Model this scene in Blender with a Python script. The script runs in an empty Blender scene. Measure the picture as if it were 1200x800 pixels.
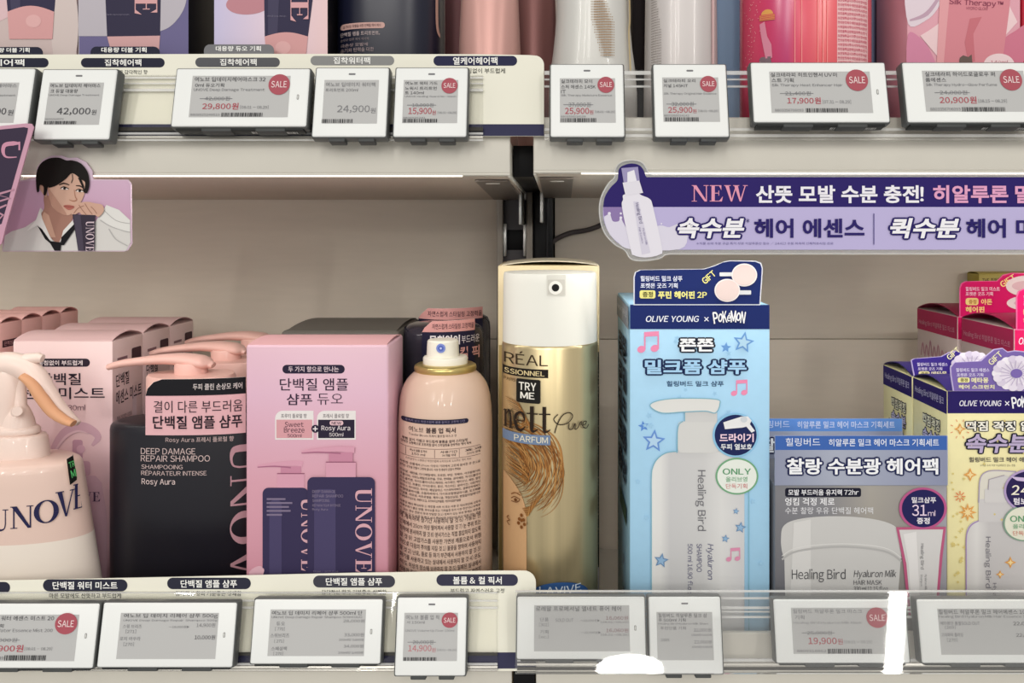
import bpy, bmesh, math, random
from mathutils import Vector, Euler
from mathutils.geometry import tessellate_polygon
random.seed(7)
SC = bpy.context.scene
COL = SC.collection
# ------------------------------------------------------------------ camera
AX, AY, F = 649.0, 266.0, 1000.0          # optical axis in the 1200x800 frame, focal length in pixels
cam = bpy.data.cameras.new('camera'); camo = bpy.data.objects.new('camera', cam); COL.objects.link(camo)
camo.location = (0, 0, 0); camo.rotation_euler = (math.pi/2, 0, 0)
cam.sensor_width = 36; cam.lens = 36*F/1200
cam.shift_x = (600-AX)/1200; cam.shift_y = -(400-AY)/1200
cam.clip_start = 0.01; cam.clip_end = 60
SC.camera = camo
# ------------------------------------------------------------------ light
vs = SC.view_settings
SC.display_settings.display_device = 'sRGB'
vs.view_transform = 'Standard'; vs.look = 'None'; vs.exposure = 0.0; vs.gamma = 1.0; vs.use_curve_mapping = False
WORLD = 0.45
world = bpy.data.worlds.new('store'); SC.world = world; world.use_nodes = True
bg = world.node_tree.nodes['Background']; bg.inputs[0].default_value = (1.0, .975, .94, 1); bg.inputs[1].default_value = WORLD
def area(name, loc, target, sx, sy, power, col=(1, .97, .92)):
    l = bpy.data.lights.new(name, 'AREA'); l.shape = 'RECTANGLE'; l.size = sx; l.size_y = sy; l.energy = power; l.color = col
    o = bpy.data.objects.new(name, l); COL.objects.link(o); o.location = loc
    o.rotation_euler = (Vector(target)-Vector(loc)).to_track_quat('-Z', 'Y').to_euler(); return o
for nm, loc, sx, sy, w, roll in (
        ('near', (-1.25, -1.6, 1.25), .22, .8, 3.4, 0), ('near', (-.15, -1.6, 1.25), .22, .8, 4.6, 0), ('near', (1.1, -1.6, 1.25), .22, .8, 3.2, 0),
        ('mid', (-1.8, -3.2, 1.4), .26, 1.1, 11, 0), ('mid', (-.2, -3.2, 1.4), .26, 1.1, 15, 0), ('mid', (1.6, -3.2, 1.4), .26, 1.1, 10, 0),
        ('far', (-1.36, -6.5, 1.5), .15, 1.7, 42, -10), ('far', (-3.2, -6.8, 2.05), .17, 1.2, 34, 0), ('far', (2.86, -6.5, 1.4), .13, 1.8, 42, -17)):   # ceiling lamps down the shop
    o = area('ceiling_light_'+nm, loc, (0, .6, -.1), sx, sy, w); o.rotation_euler = (o.rotation_euler.to_quaternion() @ Euler((0, 0, math.radians(roll))).to_quaternion()).to_euler()
o = area('downlight', (.80, -9.0, 1.20), (0, .6, -.1), .70, .26, 20); o.data.shape = 'ELLIPSE'
# ------------------------------------------------------------------ materials
def lin(h):
    h = h.lstrip('#'); o = []
    for i in (0, 2, 4):
        c = int(h[i:i+2], 16)/255; o.append(c/12.92 if c <= .04045 else ((c+.055)/1.055)**2.4)
    return (*o, 1)
_M = {}
def ink(h, rough=.55, metal=0.0, coat=0.0, spec=.16):
    k = (h, rough, metal, coat, spec)
    if k in _M: return _M[k]
    m = bpy.data.materials.new('ink_'+h.lstrip('#')); m.use_nodes = True
    b = m.node_tree.nodes['Principled BSDF']
    b.inputs['Base Color'].default_value = lin(h); b.inputs['Roughness'].default_value = rough
    b.inputs['Metallic'].default_value = metal; b.inputs['Coat Weight'].default_value = coat
    b.inputs['Specular IOR Level'].default_value = spec
    _M[k] = m; return m
def noisy(h, amt=.06, scale=(40, 40, 40), rough=.5, metal=0.0, bump=0.0):
    k = ('n', h, amt, scale, rough, metal, bump)
    if k in _M: return _M[k]
    m = bpy.data.materials.new('grain_'+h.lstrip('#')); m.use_nodes = True; nt = m.node_tree
    b = nt.nodes['Principled BSDF']; b.inputs['Roughness'].default_value = rough; b.inputs['Metallic'].default_value = metal
    tc = nt.nodes.new('ShaderNodeTexCoord'); mp = nt.nodes.new('ShaderNodeMapping'); nz = nt.nodes.new('ShaderNodeTexNoise')
    mp.inputs['Scale'].default_value = scale; nz.inputs['Scale'].default_value = 1; nz.inputs['Detail'].default_value = 4
    hs = nt.nodes.new('ShaderNodeMixRGB'); c = lin(h)
    hs.inputs[1].default_value = (*[x*(1-amt) for x in c[:3]], 1); hs.inputs[2].default_value = (*[min(1, x*(1+amt)) for x in c[:3]], 1)
    nt.links.new(tc.outputs['Object'], mp.inputs[0]); nt.links.new(mp.outputs[0], nz.inputs['Vector'])
    nt.links.new(nz.outputs[0], hs.inputs[0]); nt.links.new(hs.outputs[0], b.inputs['Base Color'])
    if bump:
        bp = nt.nodes.new('ShaderNodeBump'); bp.inputs['Strength'].default_value = bump; bp.inputs['Distance'].default_value = .001
        nt.links.new(nz.outputs[0], bp.inputs['Height']); nt.links.new(bp.outputs[0], b.inputs['Normal'])
    _M[k] = m; return m
def grad(name, stops, axis, lo, hi, rough=.4):
    """printed colour or painted-in sheen, blended along one world axis of the panel (0 x, 2 z)"""
    m = bpy.data.materials.new(name); m.use_nodes = True; nt = m.node_tree; b = nt.nodes['Principled BSDF']; b.inputs['Roughness'].default_value = rough
    g = nt.nodes.new('ShaderNodeNewGeometry'); s = nt.nodes.new('ShaderNodeSeparateXYZ'); mr = nt.nodes.new('ShaderNodeMapRange'); r = nt.nodes.new('ShaderNodeValToRGB')
    nt.links.new(g.outputs['Position'], s.inputs[0]); nt.links.new(s.outputs[axis], mr.inputs[0])
    mr.inputs[1].default_value = lo; mr.inputs[2].default_value = hi
    nt.links.new(mr.outputs[0], r.inputs[0])
    e = r.color_ramp.elements
    e[0].position, e[0].color = stops[0][0], lin(stops[0][1]); e[1].position, e[1].color = stops[-1][0], lin(stops[-1][1])
    for p, c in stops[1:-1]:
        q = e.new(p); q.color = lin(c)
    nt.links.new(r.outputs[0], b.inputs['Base Color']); return m
def acrylic(name, tint=(1, 1, 1), base=.0, f0=.05, frost=0.0):
    """thin clear sheet: straight transmission plus a Fresnel gloss, with a little milky scatter if frosted"""
    m = bpy.data.materials.new(name); m.use_nodes = True; nt = m.node_tree; nt.nodes.clear()
    o = nt.nodes.new('ShaderNodeOutputMaterial'); t = nt.nodes.new('ShaderNodeBsdfTransparent'); g = nt.nodes.new('ShaderNodeBsdfGlossy')
    t.inputs[0].default_value = (*tint, 1); g.inputs['Roughness'].default_value = .02
    fr = nt.nodes.new('ShaderNodeFresnel'); fr.inputs[0].default_value = 1.45
    mx = nt.nodes.new('ShaderNodeMixShader'); nt.links.new(fr.outputs[0], mx.inputs[0]); nt.links.new(t.outputs[0], mx.inputs[1]); nt.links.new(g.outputs[0], mx.inputs[2])
    last = mx
    if frost:
        d = nt.nodes.new('ShaderNodeBsdfDiffuse'); d.inputs[0].default_value = (.92, .92, .9, 1); m2 = nt.nodes.new('ShaderNodeMixShader'); m2.inputs[0].default_value = frost
        nt.links.new(mx.outputs[0], m2.inputs[1]); nt.links.new(d.outputs[0], m2.inputs[2]); last = m2
    nt.links.new(last.outputs[0], o.inputs[0]); return m
def glow(name, h, s):
    m = bpy.data.materials.new(name); m.use_nodes = True; b = m.node_tree.nodes['Principled BSDF']
    b.inputs['Base Color'].default_value = lin(h); b.inputs['Emission Color'].default_value = lin(h); b.inputs['Emission Strength'].default_value = s; return m
CLEAR = acrylic('clear_acrylic'); FROST = acrylic('milky_acrylic', frost=.45); HAZE = acrylic('hazy_acrylic', tint=(.99, .99, .99), frost=.035)
WHITE = '#ecece6'; NAVY = '#23223c'; CREAM = '#eceadb'
# ------------------------------------------------------------------ frames of reference for printing on surfaces
def W(px, py, d): return Vector(((px-AX)*d/F, d, (AY-py)*d/F))
EPS = .00012
class Front:                                   # an upright face square to the shelf, at depth d
    step = 0
    def __init__(s, d): s.d = d
    def map(s, u, v, L=0): p = W(u, v, s.d); p.y -= L*EPS; return p
    back = Vector((0, 1, 0))
class Tilt:                                    # an upright sheet whose top leans back
    step = 0
    def __init__(s, z0, d0, t): s.z0, s.d0, s.t = z0, d0, t
    def map(s, u, v, L=0):
        rz = (AY-v)/F; d = (s.d0-s.z0*s.t)/(1-rz*s.t); p = W(u, v, d); p.y -= L*EPS; return p
    back = Vector((0, 1, 0))
class Loc:                                     # any flat face: origin, right vector per unit, down vector per unit, outward normal
    step = 0
    def __init__(s, o, U, V, n): s.o, s.U, s.V, s.n = Vector(o), Vector(U), Vector(V), Vector(n).normalized(); s.back = -s.n
    def map(s, u, v, L=0): return s.o+s.U*u+s.V*v+s.n*(L*EPS)
def SideR(X): return Loc((X, 0, 0), (0, .001, 0), (0, 0, -.001), (1, 0, 0))      # u = depth in mm, v = -height in mm
def SideL(X): return Loc((X, 0, 0), (0, -.001, 0), (0, 0, -.001), (-1, 0, 0))    # u = -depth in mm
class Round:                                   # front of an upright round or oval body, radii may change with height
    def __init__(s, ax, ay, a, b=None, step=6, p=2.0):
        s.p = p
        s.ax, s.ay = ax, ay; s.a = a if callable(a) else (lambda z: a); bb = a if b is None else b
        s.b = bb if callable(bb) else (lambda z: bb); s.step = step
    def map(s, u, v, L=0):
        z = (AY-v)*(s.ay-s.b(0))/F
        a, b = s.a(z)+L*EPS, s.b(z)+L*EPS
        lo, hi = -.97, .97
        for _ in range(22):
            k = (lo+hi)/2; d = s.ay-b*(1-abs(k)**s.p)**(1/s.p)
            if AX+(s.ax+k*a)/d*F < u: lo = k
            else: hi = k
        return Vector((s.ax+k*a, d, z))
# ------------------------------------------------------------------ mesh builder
class MB:
    def __init__(s): s.v, s.f, s.m, s.mats, s.nop = [], [], [], [], 0
    def mi(s, mat):
        if isinstance(mat, str): mat = ink(mat)
        if mat not in s.mats: s.mats.append(mat)
        return s.mats.index(mat)
    def add(s, vs, fs, mat):
        b = len(s.v); i = s.mi(mat); s.v += [tuple(p) for p in vs]
        s.f += [tuple(b+k for k in f) for f in fs]; s.m += [i]*len(fs); return s
    def bm(s, bm, mat):
        bm.verts.index_update(); s.add([v.co.copy() for v in bm.verts], [[v.index for v in f.verts] for f in bm.faces], mat); bm.free(); return s
    def box(s, x0, x1, y0, y1, z0, z1, mat, bev=.0006, seg=2):
        bm = bmesh.new(); bmesh.ops.create_cube(bm, size=1)
        for v in bm.verts: v.co = Vector(((x0+x1)/2+v.co.x*(x1-x0), (y0+y1)/2+v.co.y*(y1-y0), (z0+z1)/2+v.co.z*(z1-z0)))
        if bev: bmesh.ops.bevel(bm, geom=bm.edges[:], offset=bev, segments=seg, profile=.5, affect='EDGES')
        return s.bm(bm, mat)
    def lathe(s, cx, cy, prof, mat, n=48, sy=1.0, cap=True):
        vs, fs = [], []; k = len(prof)
        for r, z in prof:
            for i in range(n):
                a = 2*math.pi*i/n; vs.append((cx+r*math.cos(a), cy+r*sy*math.sin(a), z))
        for j in range(k-1):
            for i in range(n):
                i2 = (i+1) % n; fs.append((j*n+i, j*n+i2, (j+1)*n+i2, (j+1)*n+i))
        if cap: fs.append(tuple(range(n-1, -1, -1))); fs.append(tuple((k-1)*n+i for i in range(n)))
        return s.add(vs, fs, mat)
    def oval(s, cx, cy, prof, mat, n=64, p=2.0):
        """prof rows (half width, half depth, z); p>2 squares the section off"""
        vs, fs = [], []; k = len(prof)
        for a_, b_, z in prof:
            for i in range(n):
                t = 2*math.pi*i/n; c, q = math.cos(t), math.sin(t)
                vs.append((cx+a_*math.copysign(abs(c)**(2/p), c), cy+b_*math.copysign(abs(q)**(2/p), q), z))
        for j in range(k-1):
            for i in range(n):
                i2 = (i+1) % n; fs.append((j*n+i, j*n+i2, (j+1)*n+i2, (j+1)*n+i))
        fs.append(tuple(range(n-1, -1, -1))); fs.append(tuple((k-1)*n+i for i in range(n)))
        return s.add(vs, fs, mat)
    def tube(s, pts, rad, mat, n=12, sy=1.0):
        pts = [Vector(p) for p in pts]; vs, fs = [], []
        for i, p in enumerate(pts):
            t = (pts[min(i+1, len(pts)-1)]-pts[max(i-1, 0)]).normalized()
            ref = Vector((0, 1, 0)) if abs(t.y) < .9 else Vector((0, 0, 1))
            a = t.cross(ref).normalized(); b = a.cross(t).normalized(); r = rad[i] if isinstance(rad, (list, tuple)) else rad
            ra, rb = r if isinstance(r, tuple) else (r, r*sy)
            for k in range(n):
                q = 2*math.pi*k/n; vs.append(p+a*(ra*math.cos(q))+b*(rb*math.sin(q)))
        for i in range(len(pts)-1):
            for k in range(n):
                k2 = (k+1) % n; fs.append((i*n+k, i*n+k2, (i+1)*n+k2, (i+1)*n+k))
        fs.append(tuple(range(n-1, -1, -1))); fs.append(tuple((len(pts)-1)*n+k for k in range(n)))
        return s.add(vs, fs, mat)
    def arch(s, x0, x1, y0, y1, z, rise, mat, along='y', n=14, th=.0005):
        """a thin lid flap that bows up between two opposite edges"""
        vs, fs = [], []
        for i in range(n+1):
            t = i/n; h = rise*(1-(2*t-1)**2)
            for dz in (0, th):
                if along == 'y': y = y0+(y1-y0)*t; vs += [(x0, y, z+h+dz), (x1, y, z+h+dz)]
                else: x = x0+(x1-x0)*t; vs += [(x, y0, z+h+dz), (x, y1, z+h+dz)]
        for i in range(n):
            a, b = 4*i, 4*i+4
            fs += [(a, a+1, b+1, b), (a+2, b+2, b+3, a+3), (a, b, b+2, a+2), (a+1, a+3, b+3, b+1)]
        fs += [(0, 2, 3, 1), (4*n, 4*n+1, 4*n+3, 4*n+2)]
        return s.add(vs, fs, mat)
    # ---- printing
    def tri2(s, c, P, T, mat, L):
        s.nop += 1; L = L+.03*s.nop
        if c.step and P:
            bm = bmesh.new(); V = [bm.verts.new((x, y, 0)) for x, y in P]
            for t in T:
                try: bm.faces.new([V[k] for k in t])
                except ValueError: pass
            x0, x1 = min(p[0] for p in P), max(p[0] for p in P); u = math.ceil(x0/c.step)*c.step
            while u < x1:
                bmesh.ops.bisect_plane(bm, geom=bm.verts[:]+bm.edges[:]+bm.faces[:], plane_co=(u+.013, 0, 0), plane_no=(1, 0, 0)); u += c.step
            bm.verts.index_update(); P = [(v.co.x, v.co.y) for v in bm.verts]; T = [[v.index for v in f.verts] for f in bm.faces]; bm.free()
        s.add([c.map(x, y, L) for x, y in P], T, mat); return s
    def poly(s, c, pts, mat, L=1):
        T = tessellate_polygon([[Vector((x, y, 0)) for x, y in pts]]); return s.tri2(c, pts, T, mat, L)
    def rect(s, c, x0, y0, x1, y1, mat, L=1, r=0): return s.poly(c, rr(x0, y0, x1, y1, r), mat, L)
    def ell(s, c, x, y, rx, ry, mat, L=1, n=32, rot=0): return s.poly(c, epts(x, y, rx, ry, n, rot), mat, L)
    def stroke(s, c, pts, w, mat, L=1, closed=False, sm=0):
        if sm: pts = spl(pts, sm, closed)
        n = len(pts)
        if isinstance(w, (list, tuple)):
            ws = []
            for i in range(n):
                t = i/(n-1)*(len(w)-1); k = min(int(t), len(w)-2); ws.append(w[k]+(w[k+1]-w[k])*(t-k))
        else: ws = [w]*n
        P, T = [], []
        for i in range(n):
            a = pts[(i-1) % n] if closed or i else pts[0]; b = pts[(i+1) % n] if closed or i < n-1 else pts[-1]
            dx, dy = b[0]-a[0], b[1]-a[1]; l = math.hypot(dx, dy) or 1; h = ws[i]/2
            P += [(pts[i][0]-dy/l*h, pts[i][1]+dx/l*h), (pts[i][0]+dy/l*h, pts[i][1]-dx/l*h)]
        for i in range(n if closed else n-1):
            j = (i+1) % n; T += [(2*i, 2*i+1, 2*j+1, 2*j)]
        return s.tri2(c, P, T, mat, L)
    def star(s, c, x, y, R, r, mat, L=1, n=5, rot=-90):
        return s.poly(c, [(x+(R if k % 2 == 0 else r)*math.cos(math.radians(rot+180*k/n)), y+(R if k % 2 == 0 else r)*math.sin(math.radians(rot+180*k/n))) for k in range(2*n)], mat, L)
    def text(s, c, body, box, mat, L=2, bold=0.0, it=0.0, rot=0, ol=None, res=3, ang=0):
        """lettering whose ink fills box (x0, y0, x1, y1); rot=90 reads downwards; ol=(colour, width) outlines it; ang turns it about the box centre"""
        P, T, TL = glyphs(body, bold, it, res); x0, y0, x1, y1 = box
        mx, Mx, my, My = min(p[0] for p in P), max(p[0] for p in P), min(p[1] for p in P), max(p[1] for p in P)
        def place(p, dx=0, dy=0):
            a, b = (p[0]+dx-mx)/(Mx-mx or 1), (p[1]+dy-my)/(My-my or 1)
            q = (x0+a*(x1-x0), y1-b*(y1-y0)) if rot == 0 else (x0+b*(x1-x0), y0+a*(y1-y0))
            if ang:
                cx, cy = (x0+x1)/2, (y0+y1)/2; t = math.radians(ang); dx, dy = q[0]-cx, q[1]-cy
                q = (cx+dx*math.cos(t)-dy*math.sin(t), cy+dx*math.sin(t)+dy*math.cos(t))
            return q
        if ol:
            for k in range(8):
                dx, dy = ol[1]*math.cos(math.pi*k/4), ol[1]*math.sin(math.pi*k/4); s.tri2(c, [place(p, dx, dy) for p in P], T, ol[0], L-1)
        s.tri2(c, [place(p) for p in P], T, mat, L)
        if bold > .008 and TL:
            h = bold*.8
            for dx, dy in ((h, 0), (-h, 0), (0, h)): s.tri2(c, [place(p, dx, dy) for p in P], TL, mat, L)
        return s
    def serif(s, c, body, box, mat, L=2, rot=0):
        x0, y0, x1, y1 = box; adv = [SW[ch] for ch in body]; tot = sum(adv)+.07*(len(body)-1); x = 0
        for ch, a in zip(body, adv):
            for pl in letter(ch):
                q = []
                for u, v in pl:
                    U = (x+u*a)/tot
                    q.append((x0+U*(x1-x0), y1-v*(y1-y0)) if rot == 0 else (x0+v*(x1-x0), y0+U*(y1-y0)))
                s.poly(c, q, mat, L)
            x += a+.07
        return s
    def slab(s, c, pts, mat, th, edge=None):
        n = len(pts); A = [c.map(x, y, 0) for x, y in pts]; B = [p+c.back*th for p in A]
        T = [tuple(t) for t in tessellate_polygon([[Vector((x, y, 0)) for x, y in pts]])]
        s.add(A, T, mat); s.add(B, [t[::-1] for t in T], edge or mat)
        s.add(A+B, [(i, (i+1) % n, n+(i+1) % n, n+i) for i in range(n)], edge or mat); return s
    # ---- to an object
    def build(s, name, parent=None, origin=None, local=False, angle=38):
        me = bpy.data.meshes.new(name)
        o_ = Vector((0, 0, 0)) if local else Vector(origin if origin is not None else ORG.get(parent.name, (0, 0, 0)) if parent else (0, 0, 0))
        me.from_pydata([tuple(Vector(p)-o_) for p in s.v], [], s.f)
        for m in s.mats: me.materials.append(m)
        me.polygons.foreach_set('material_index', s.m)
        me.polygons.foreach_set('use_smooth', [True]*len(s.f)); me.update()
        me.set_sharp_from_angle(angle=math.radians(angle))
        ob = bpy.data.objects.new(name, me); COL.objects.link(ob)
        if parent: ob.parent = parent; ORG[ob.name] = tuple(o_)
        elif not local: ob.location = o_
        return ob
ORG = {}
def thing(name, label, cat, loc, group=None, rx=0.0):
    o = bpy.data.objects.new(name, None); COL.objects.link(o); o.location = loc; o.rotation_euler = (rx, 0, 0); o.empty_display_size = .02
    ORG[o.name] = tuple(loc); return tag(o, label, cat, group)
def tag(o, label, cat, group=None):
    o['label'] = label; o['category'] = cat
    if group: o['group'] = group
    return o
def rr(x0, y0, x1, y1, r=0):
    if not r: return [(x0, y0), (x1, y0), (x1, y1), (x0, y1)]
    rs = r if isinstance(r, (list, tuple)) else (r,)*4; o = []
    for (cx, cy, a0), q in zip(((x0, y0, 180), (x1, y0, 270), (x1, y1, 0), (x0, y1, 90)), rs):
        sx = 1 if cx == x0 else -1; sy = 1 if cy == y0 else -1
        if q <= 0: o.append((cx, cy)); continue
        for k in range(7):
            a = math.radians(a0+15*k); o.append((cx+sx*q+q*math.cos(a), cy+sy*q+q*math.sin(a)))
    return o
def epts(x, y, rx, ry, n=32, rot=0):
    c, q = math.cos(math.radians(rot)), math.sin(math.radians(rot))
    return [(x+rx*math.cos(2*math.pi*k/n)*c-ry*math.sin(2*math.pi*k/n)*q, y+rx*math.cos(2*math.pi*k/n)*q+ry*math.sin(2*math.pi*k/n)*c) for k in range(n)]
def spl(pts, k=6, closed=False):
    n = len(pts); o = []
    for i in range(n if closed else n-1):
        g = (lambda j: pts[j % n]) if closed else (lambda j: pts[max(0, min(n-1, j))])
        p0, p1, p2, p3 = g(i-1), g(i), g(i+1), g(i+2)
        for j in range(k):
            t = j/k
            o.append(tuple(.5*(2*p1[a]+(p2[a]-p0[a])*t+(2*p0[a]-5*p1[a]+4*p2[a]-p3[a])*t*t+(3*p1[a]-p0[a]-3*p2[a]+p3[a])*t**3) for a in range(len(p1))))
    if not closed: o.append(tuple(pts[-1]))
    return o
_tc = bpy.data.curves.new('lettering', 'FONT'); _to = bpy.data.objects.new('lettering', _tc)
_G = {}
def glyph(ch, bold, res):
    """one character: outline triangles, Latin characters spaced by their own ink"""
    k = (ch, bold, res)
    if k in _G: return _G[k]
    acc = {'É': 'E', 'é': 'e'}.get(ch); c = acc or ch; wide = 33 <= ord(c) <= 126
    _tc.body = chr(ord(c)+0xFEE0) if wide else c; _tc.offset = 0 if wide else bold; _tc.shear = 0; _tc.resolution_u = res
    m = _to.to_mesh(); P = [(v.co.x, v.co.y) for v in m.vertices]; T = [tuple(p.vertices) for p in m.polygons]; _to.to_mesh_clear()
    if ch in 'Il': h = .733 if ch == 'I' else .79; P = [(0, 0), (.085, 0), (.085, h), (0, h)]; T = [(0, 1, 2, 3)]
    if wide and P:
        x0, x1 = min(p[0] for p in P), max(p[0] for p in P); P = [(x-x0, y) for x, y in P]; adv = x1-x0+.085
        if acc: y1 = max(p[1] for p in P); b = len(P); w = (x1-x0)/2; P += [(w-.04, y1+.05), (w+.04, y1+.05), (w+.16, y1+.2), (w+.04, y1+.2)]; T += [(b, b+1, b+2, b+3)]
        adv += bold*1.6
    else: adv = .93
    _G[k] = (P, T, adv); return _G[k]
def glyphs(body, bold, it, res):
    P, T, TL, x = [], [], [], 0.0
    for ch in body:
        if ch == ' ': x += .27; continue
        p, t, a = glyph(ch, bold, res); b = len(P); q = [tuple(i+b for i in f) for f in t]
        P += [(x+u+it*v, v) for u, v in p]; T += q; x += a
        if ord(ch) < 256: TL += q
    return P, T, TL
SW = dict(U=.95, N=1.0, O=1.0, V=.98, E=.78, W=1.4, n=.62, e=.52, t=.4)
def R_(x0, y0, x1, y1): return [(x0, y0), (x1, y0), (x1, y1), (x0, y1)]
def band(pts, ws):
    A, B = [], []
    for i, p in enumerate(pts):
        a, b = pts[max(0, i-1)], pts[min(len(pts)-1, i+1)]; dx, dy = b[0]-a[0], b[1]-a[1]; l = math.hypot(dx, dy)
        t = i/(len(pts)-1)*(len(ws)-1); k = min(int(t), len(ws)-2); h = (ws[k]+(ws[k+1]-ws[k])*(t-k))/2
        A.append((p[0]-dy/l*h, p[1]+dx/l*h)); B.append((p[0]+dy/l*h, p[1]-dx/l*h))
    return A+B[::-1]
def letter(ch):
    if ch == 'U': return [R_(.11, .3, .33, 1), R_(.78, .3, .84, 1), band(spl([(.22, .32), (.27, .12), (.5, .03), (.74, .1), (.81, .32)], 5), [.22, .2, .1, .06, .06]), R_(0, .96, .45, 1), R_(.64, .96, .98, 1)]
    if ch == 'N': return [R_(.12, 0, .18, 1), [(.04, 1), (.28, 1), (.9, 0), (.76, 0)], R_(.84, 0, .9, 1), R_(0, .96, .25, 1), R_(0, 0, .3, .04), R_(.7, .96, 1, 1)]
    if ch == 'O':
        o, n = [], 28
        for k in range(n):
            a, b = 2*math.pi*k/n, 2*math.pi*(k+1)/n
            o.append([(.5+.5*math.cos(a), .5+.52*math.sin(a)), (.5+.5*math.cos(b), .5+.52*math.sin(b)), (.5+.29*math.cos(b-.25), .5+.47*math.sin(b-.25)), (.5+.29*math.cos(a-.25), .5+.47*math.sin(a-.25))])
        return o
    if ch == 'V': return [[(.08, 1), (.32, 1), (.57, 0), (.48, 0)], [(.5, 0), (.57, 0), (.88, 1), (.82, 1)], R_(0, .96, .42, 1), R_(.7, .96, 1, 1)]
    if ch == 'W': return [[(x+.04, 1), (x+.2, 1), (x+.34, 0), (x+.28, 0)] for x in (0, .38)]+[[(x+.28, 0), (x+.34, 0), (x+.54, 1), (x+.5, 1)] for x in (0, .38)]+[R_(0, .96, .28, 1), R_(.38, .96, .64, 1), R_(.8, .96, 1, 1)]
    if ch == 'E': return [R_(.13, 0, .38, 1), R_(0, .955, .88, 1), R_(0, 0, .92, .045), R_(.36, .49, .7, .535), [(.88, 1), (.88, .7), (.7, .96)], [(.92, 0), (1, .32), (.72, .04)], R_(.66, .36, .71, .67)]
    if ch == 'n': return [R_(.1, 0, .34, .98), R_(0, 0, .46, .05), [(0, .92), (.34, 1), (.34, .93), (0, .87)], band(spl([(.32, .72), (.48, .94), (.66, .92), (.76, .7)], 5), [.05, .12, .2, .25]), R_(.64, 0, .88, .72), R_(.54, 0, 1, .05)]
    if ch == 'e': return [band(spl([(.16, .55), (.84, .55), (.8, .85), (.5, .97), (.18, .78), (.13, .42), (.3, .1), (.62, .04), (.95, .25)], 6), [.06, .06, .2, .1, .2, .26, .2, .12, .06])]
    if ch == 't': return [R_(.3, .15, .62, 1.35), R_(0, .92, 1, .99), band(spl([(.46, .2), (.5, .06), (.7, .03), (1, .14)], 5), [.32, .22, .1, .05])]
# ================================================================== SHELVING
DB = .770                                   # depth of the back panels
ZU, ZL = .050, -.290                        # deck heights of the upper and lower shelf
PANEL = noisy('#d0c5b6', .05, (30, 30, 220), .6)
METAL = noisy('#d2cec3', .03, (60, 60, 60), .45)
UNDER = noisy('#c9bcae', .04, (60, 20, 60), .5)
GREY = noisy('#8d857b', .05, (50, 50, 50), .4, .2)
DARK = ink('#0b0b0d', .5); STEEL = noisy('#c9c9c6', .1, (300, 300, 300), .3, .7)
XL1, XR0 = (598-AX)*.497/F, (625-AX)*.497/F
for nm, x0, x1 in (('wall_back_left', -.95, (583-AX)*DB/F), ('wall_back_right', .0008, .95)):
    zs = (AY-397)*DB/F; m = MB()
    m.box(x0, x1, DB, DB+.006, zs, .42, PANEL, .0008); m.box(x0, x1, DB+.0025, DB+.006, -.36, zs-.0004, PANEL, .0008)
    o = m.build(nm); o['kind'] = 'structure'
m = MB(); m.box(-.95, .95, DB+.0085, DB+.012, -.40, .42, DARK, 0); o = m.build('wall_rear'); o['kind'] = 'structure'
# upright between the two bays
t = thing('upright_post', 'slotted grey and black metal upright between the two shelf bays', 'post', (-.03, .765, -.40))
x = lambda p: (p-AX)*.762/F
m = MB(); m.box(x(583), x(590), .752, DB+.006, -.40, .42, GREY, .0006); m.box(x(617), x(624.5), .752, DB+.006, -.40, .42, GREY, .0006); m.build('channel', t)
m = MB(); m.box(x(589.7), x(617.2), .764, DB+.006, -.40, .42, noisy('#4b474b', .06, (40, 40, 40), .5), .0004); m.build('web', t)
for k in range(-1, 3):
    z = (AY-281)*.762/F+k*.050
    m = MB(); m.box(x(594), x(613), .7625, .7655, z-.009, z+.009, DARK, .0006); m.build('slot', t)
    for a, b in ((589.6, 593.8), (613.2, 617.4)):
        m = MB(); m.box(x(a), x(b), .757, .7645, z-.0145, z+.0145, STEEL, .0008); m.build('slot_lip', t)
m = MB(); m.box(x(624.6), x(648.5), .757, DB+.006, -.40, .42, ink('#141416', .3), .002); m.box(x(640), x(643), .754, .758, -.40, .42, ink('#2a2a2c', .25), .001); m.build('power_track', t)
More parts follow.
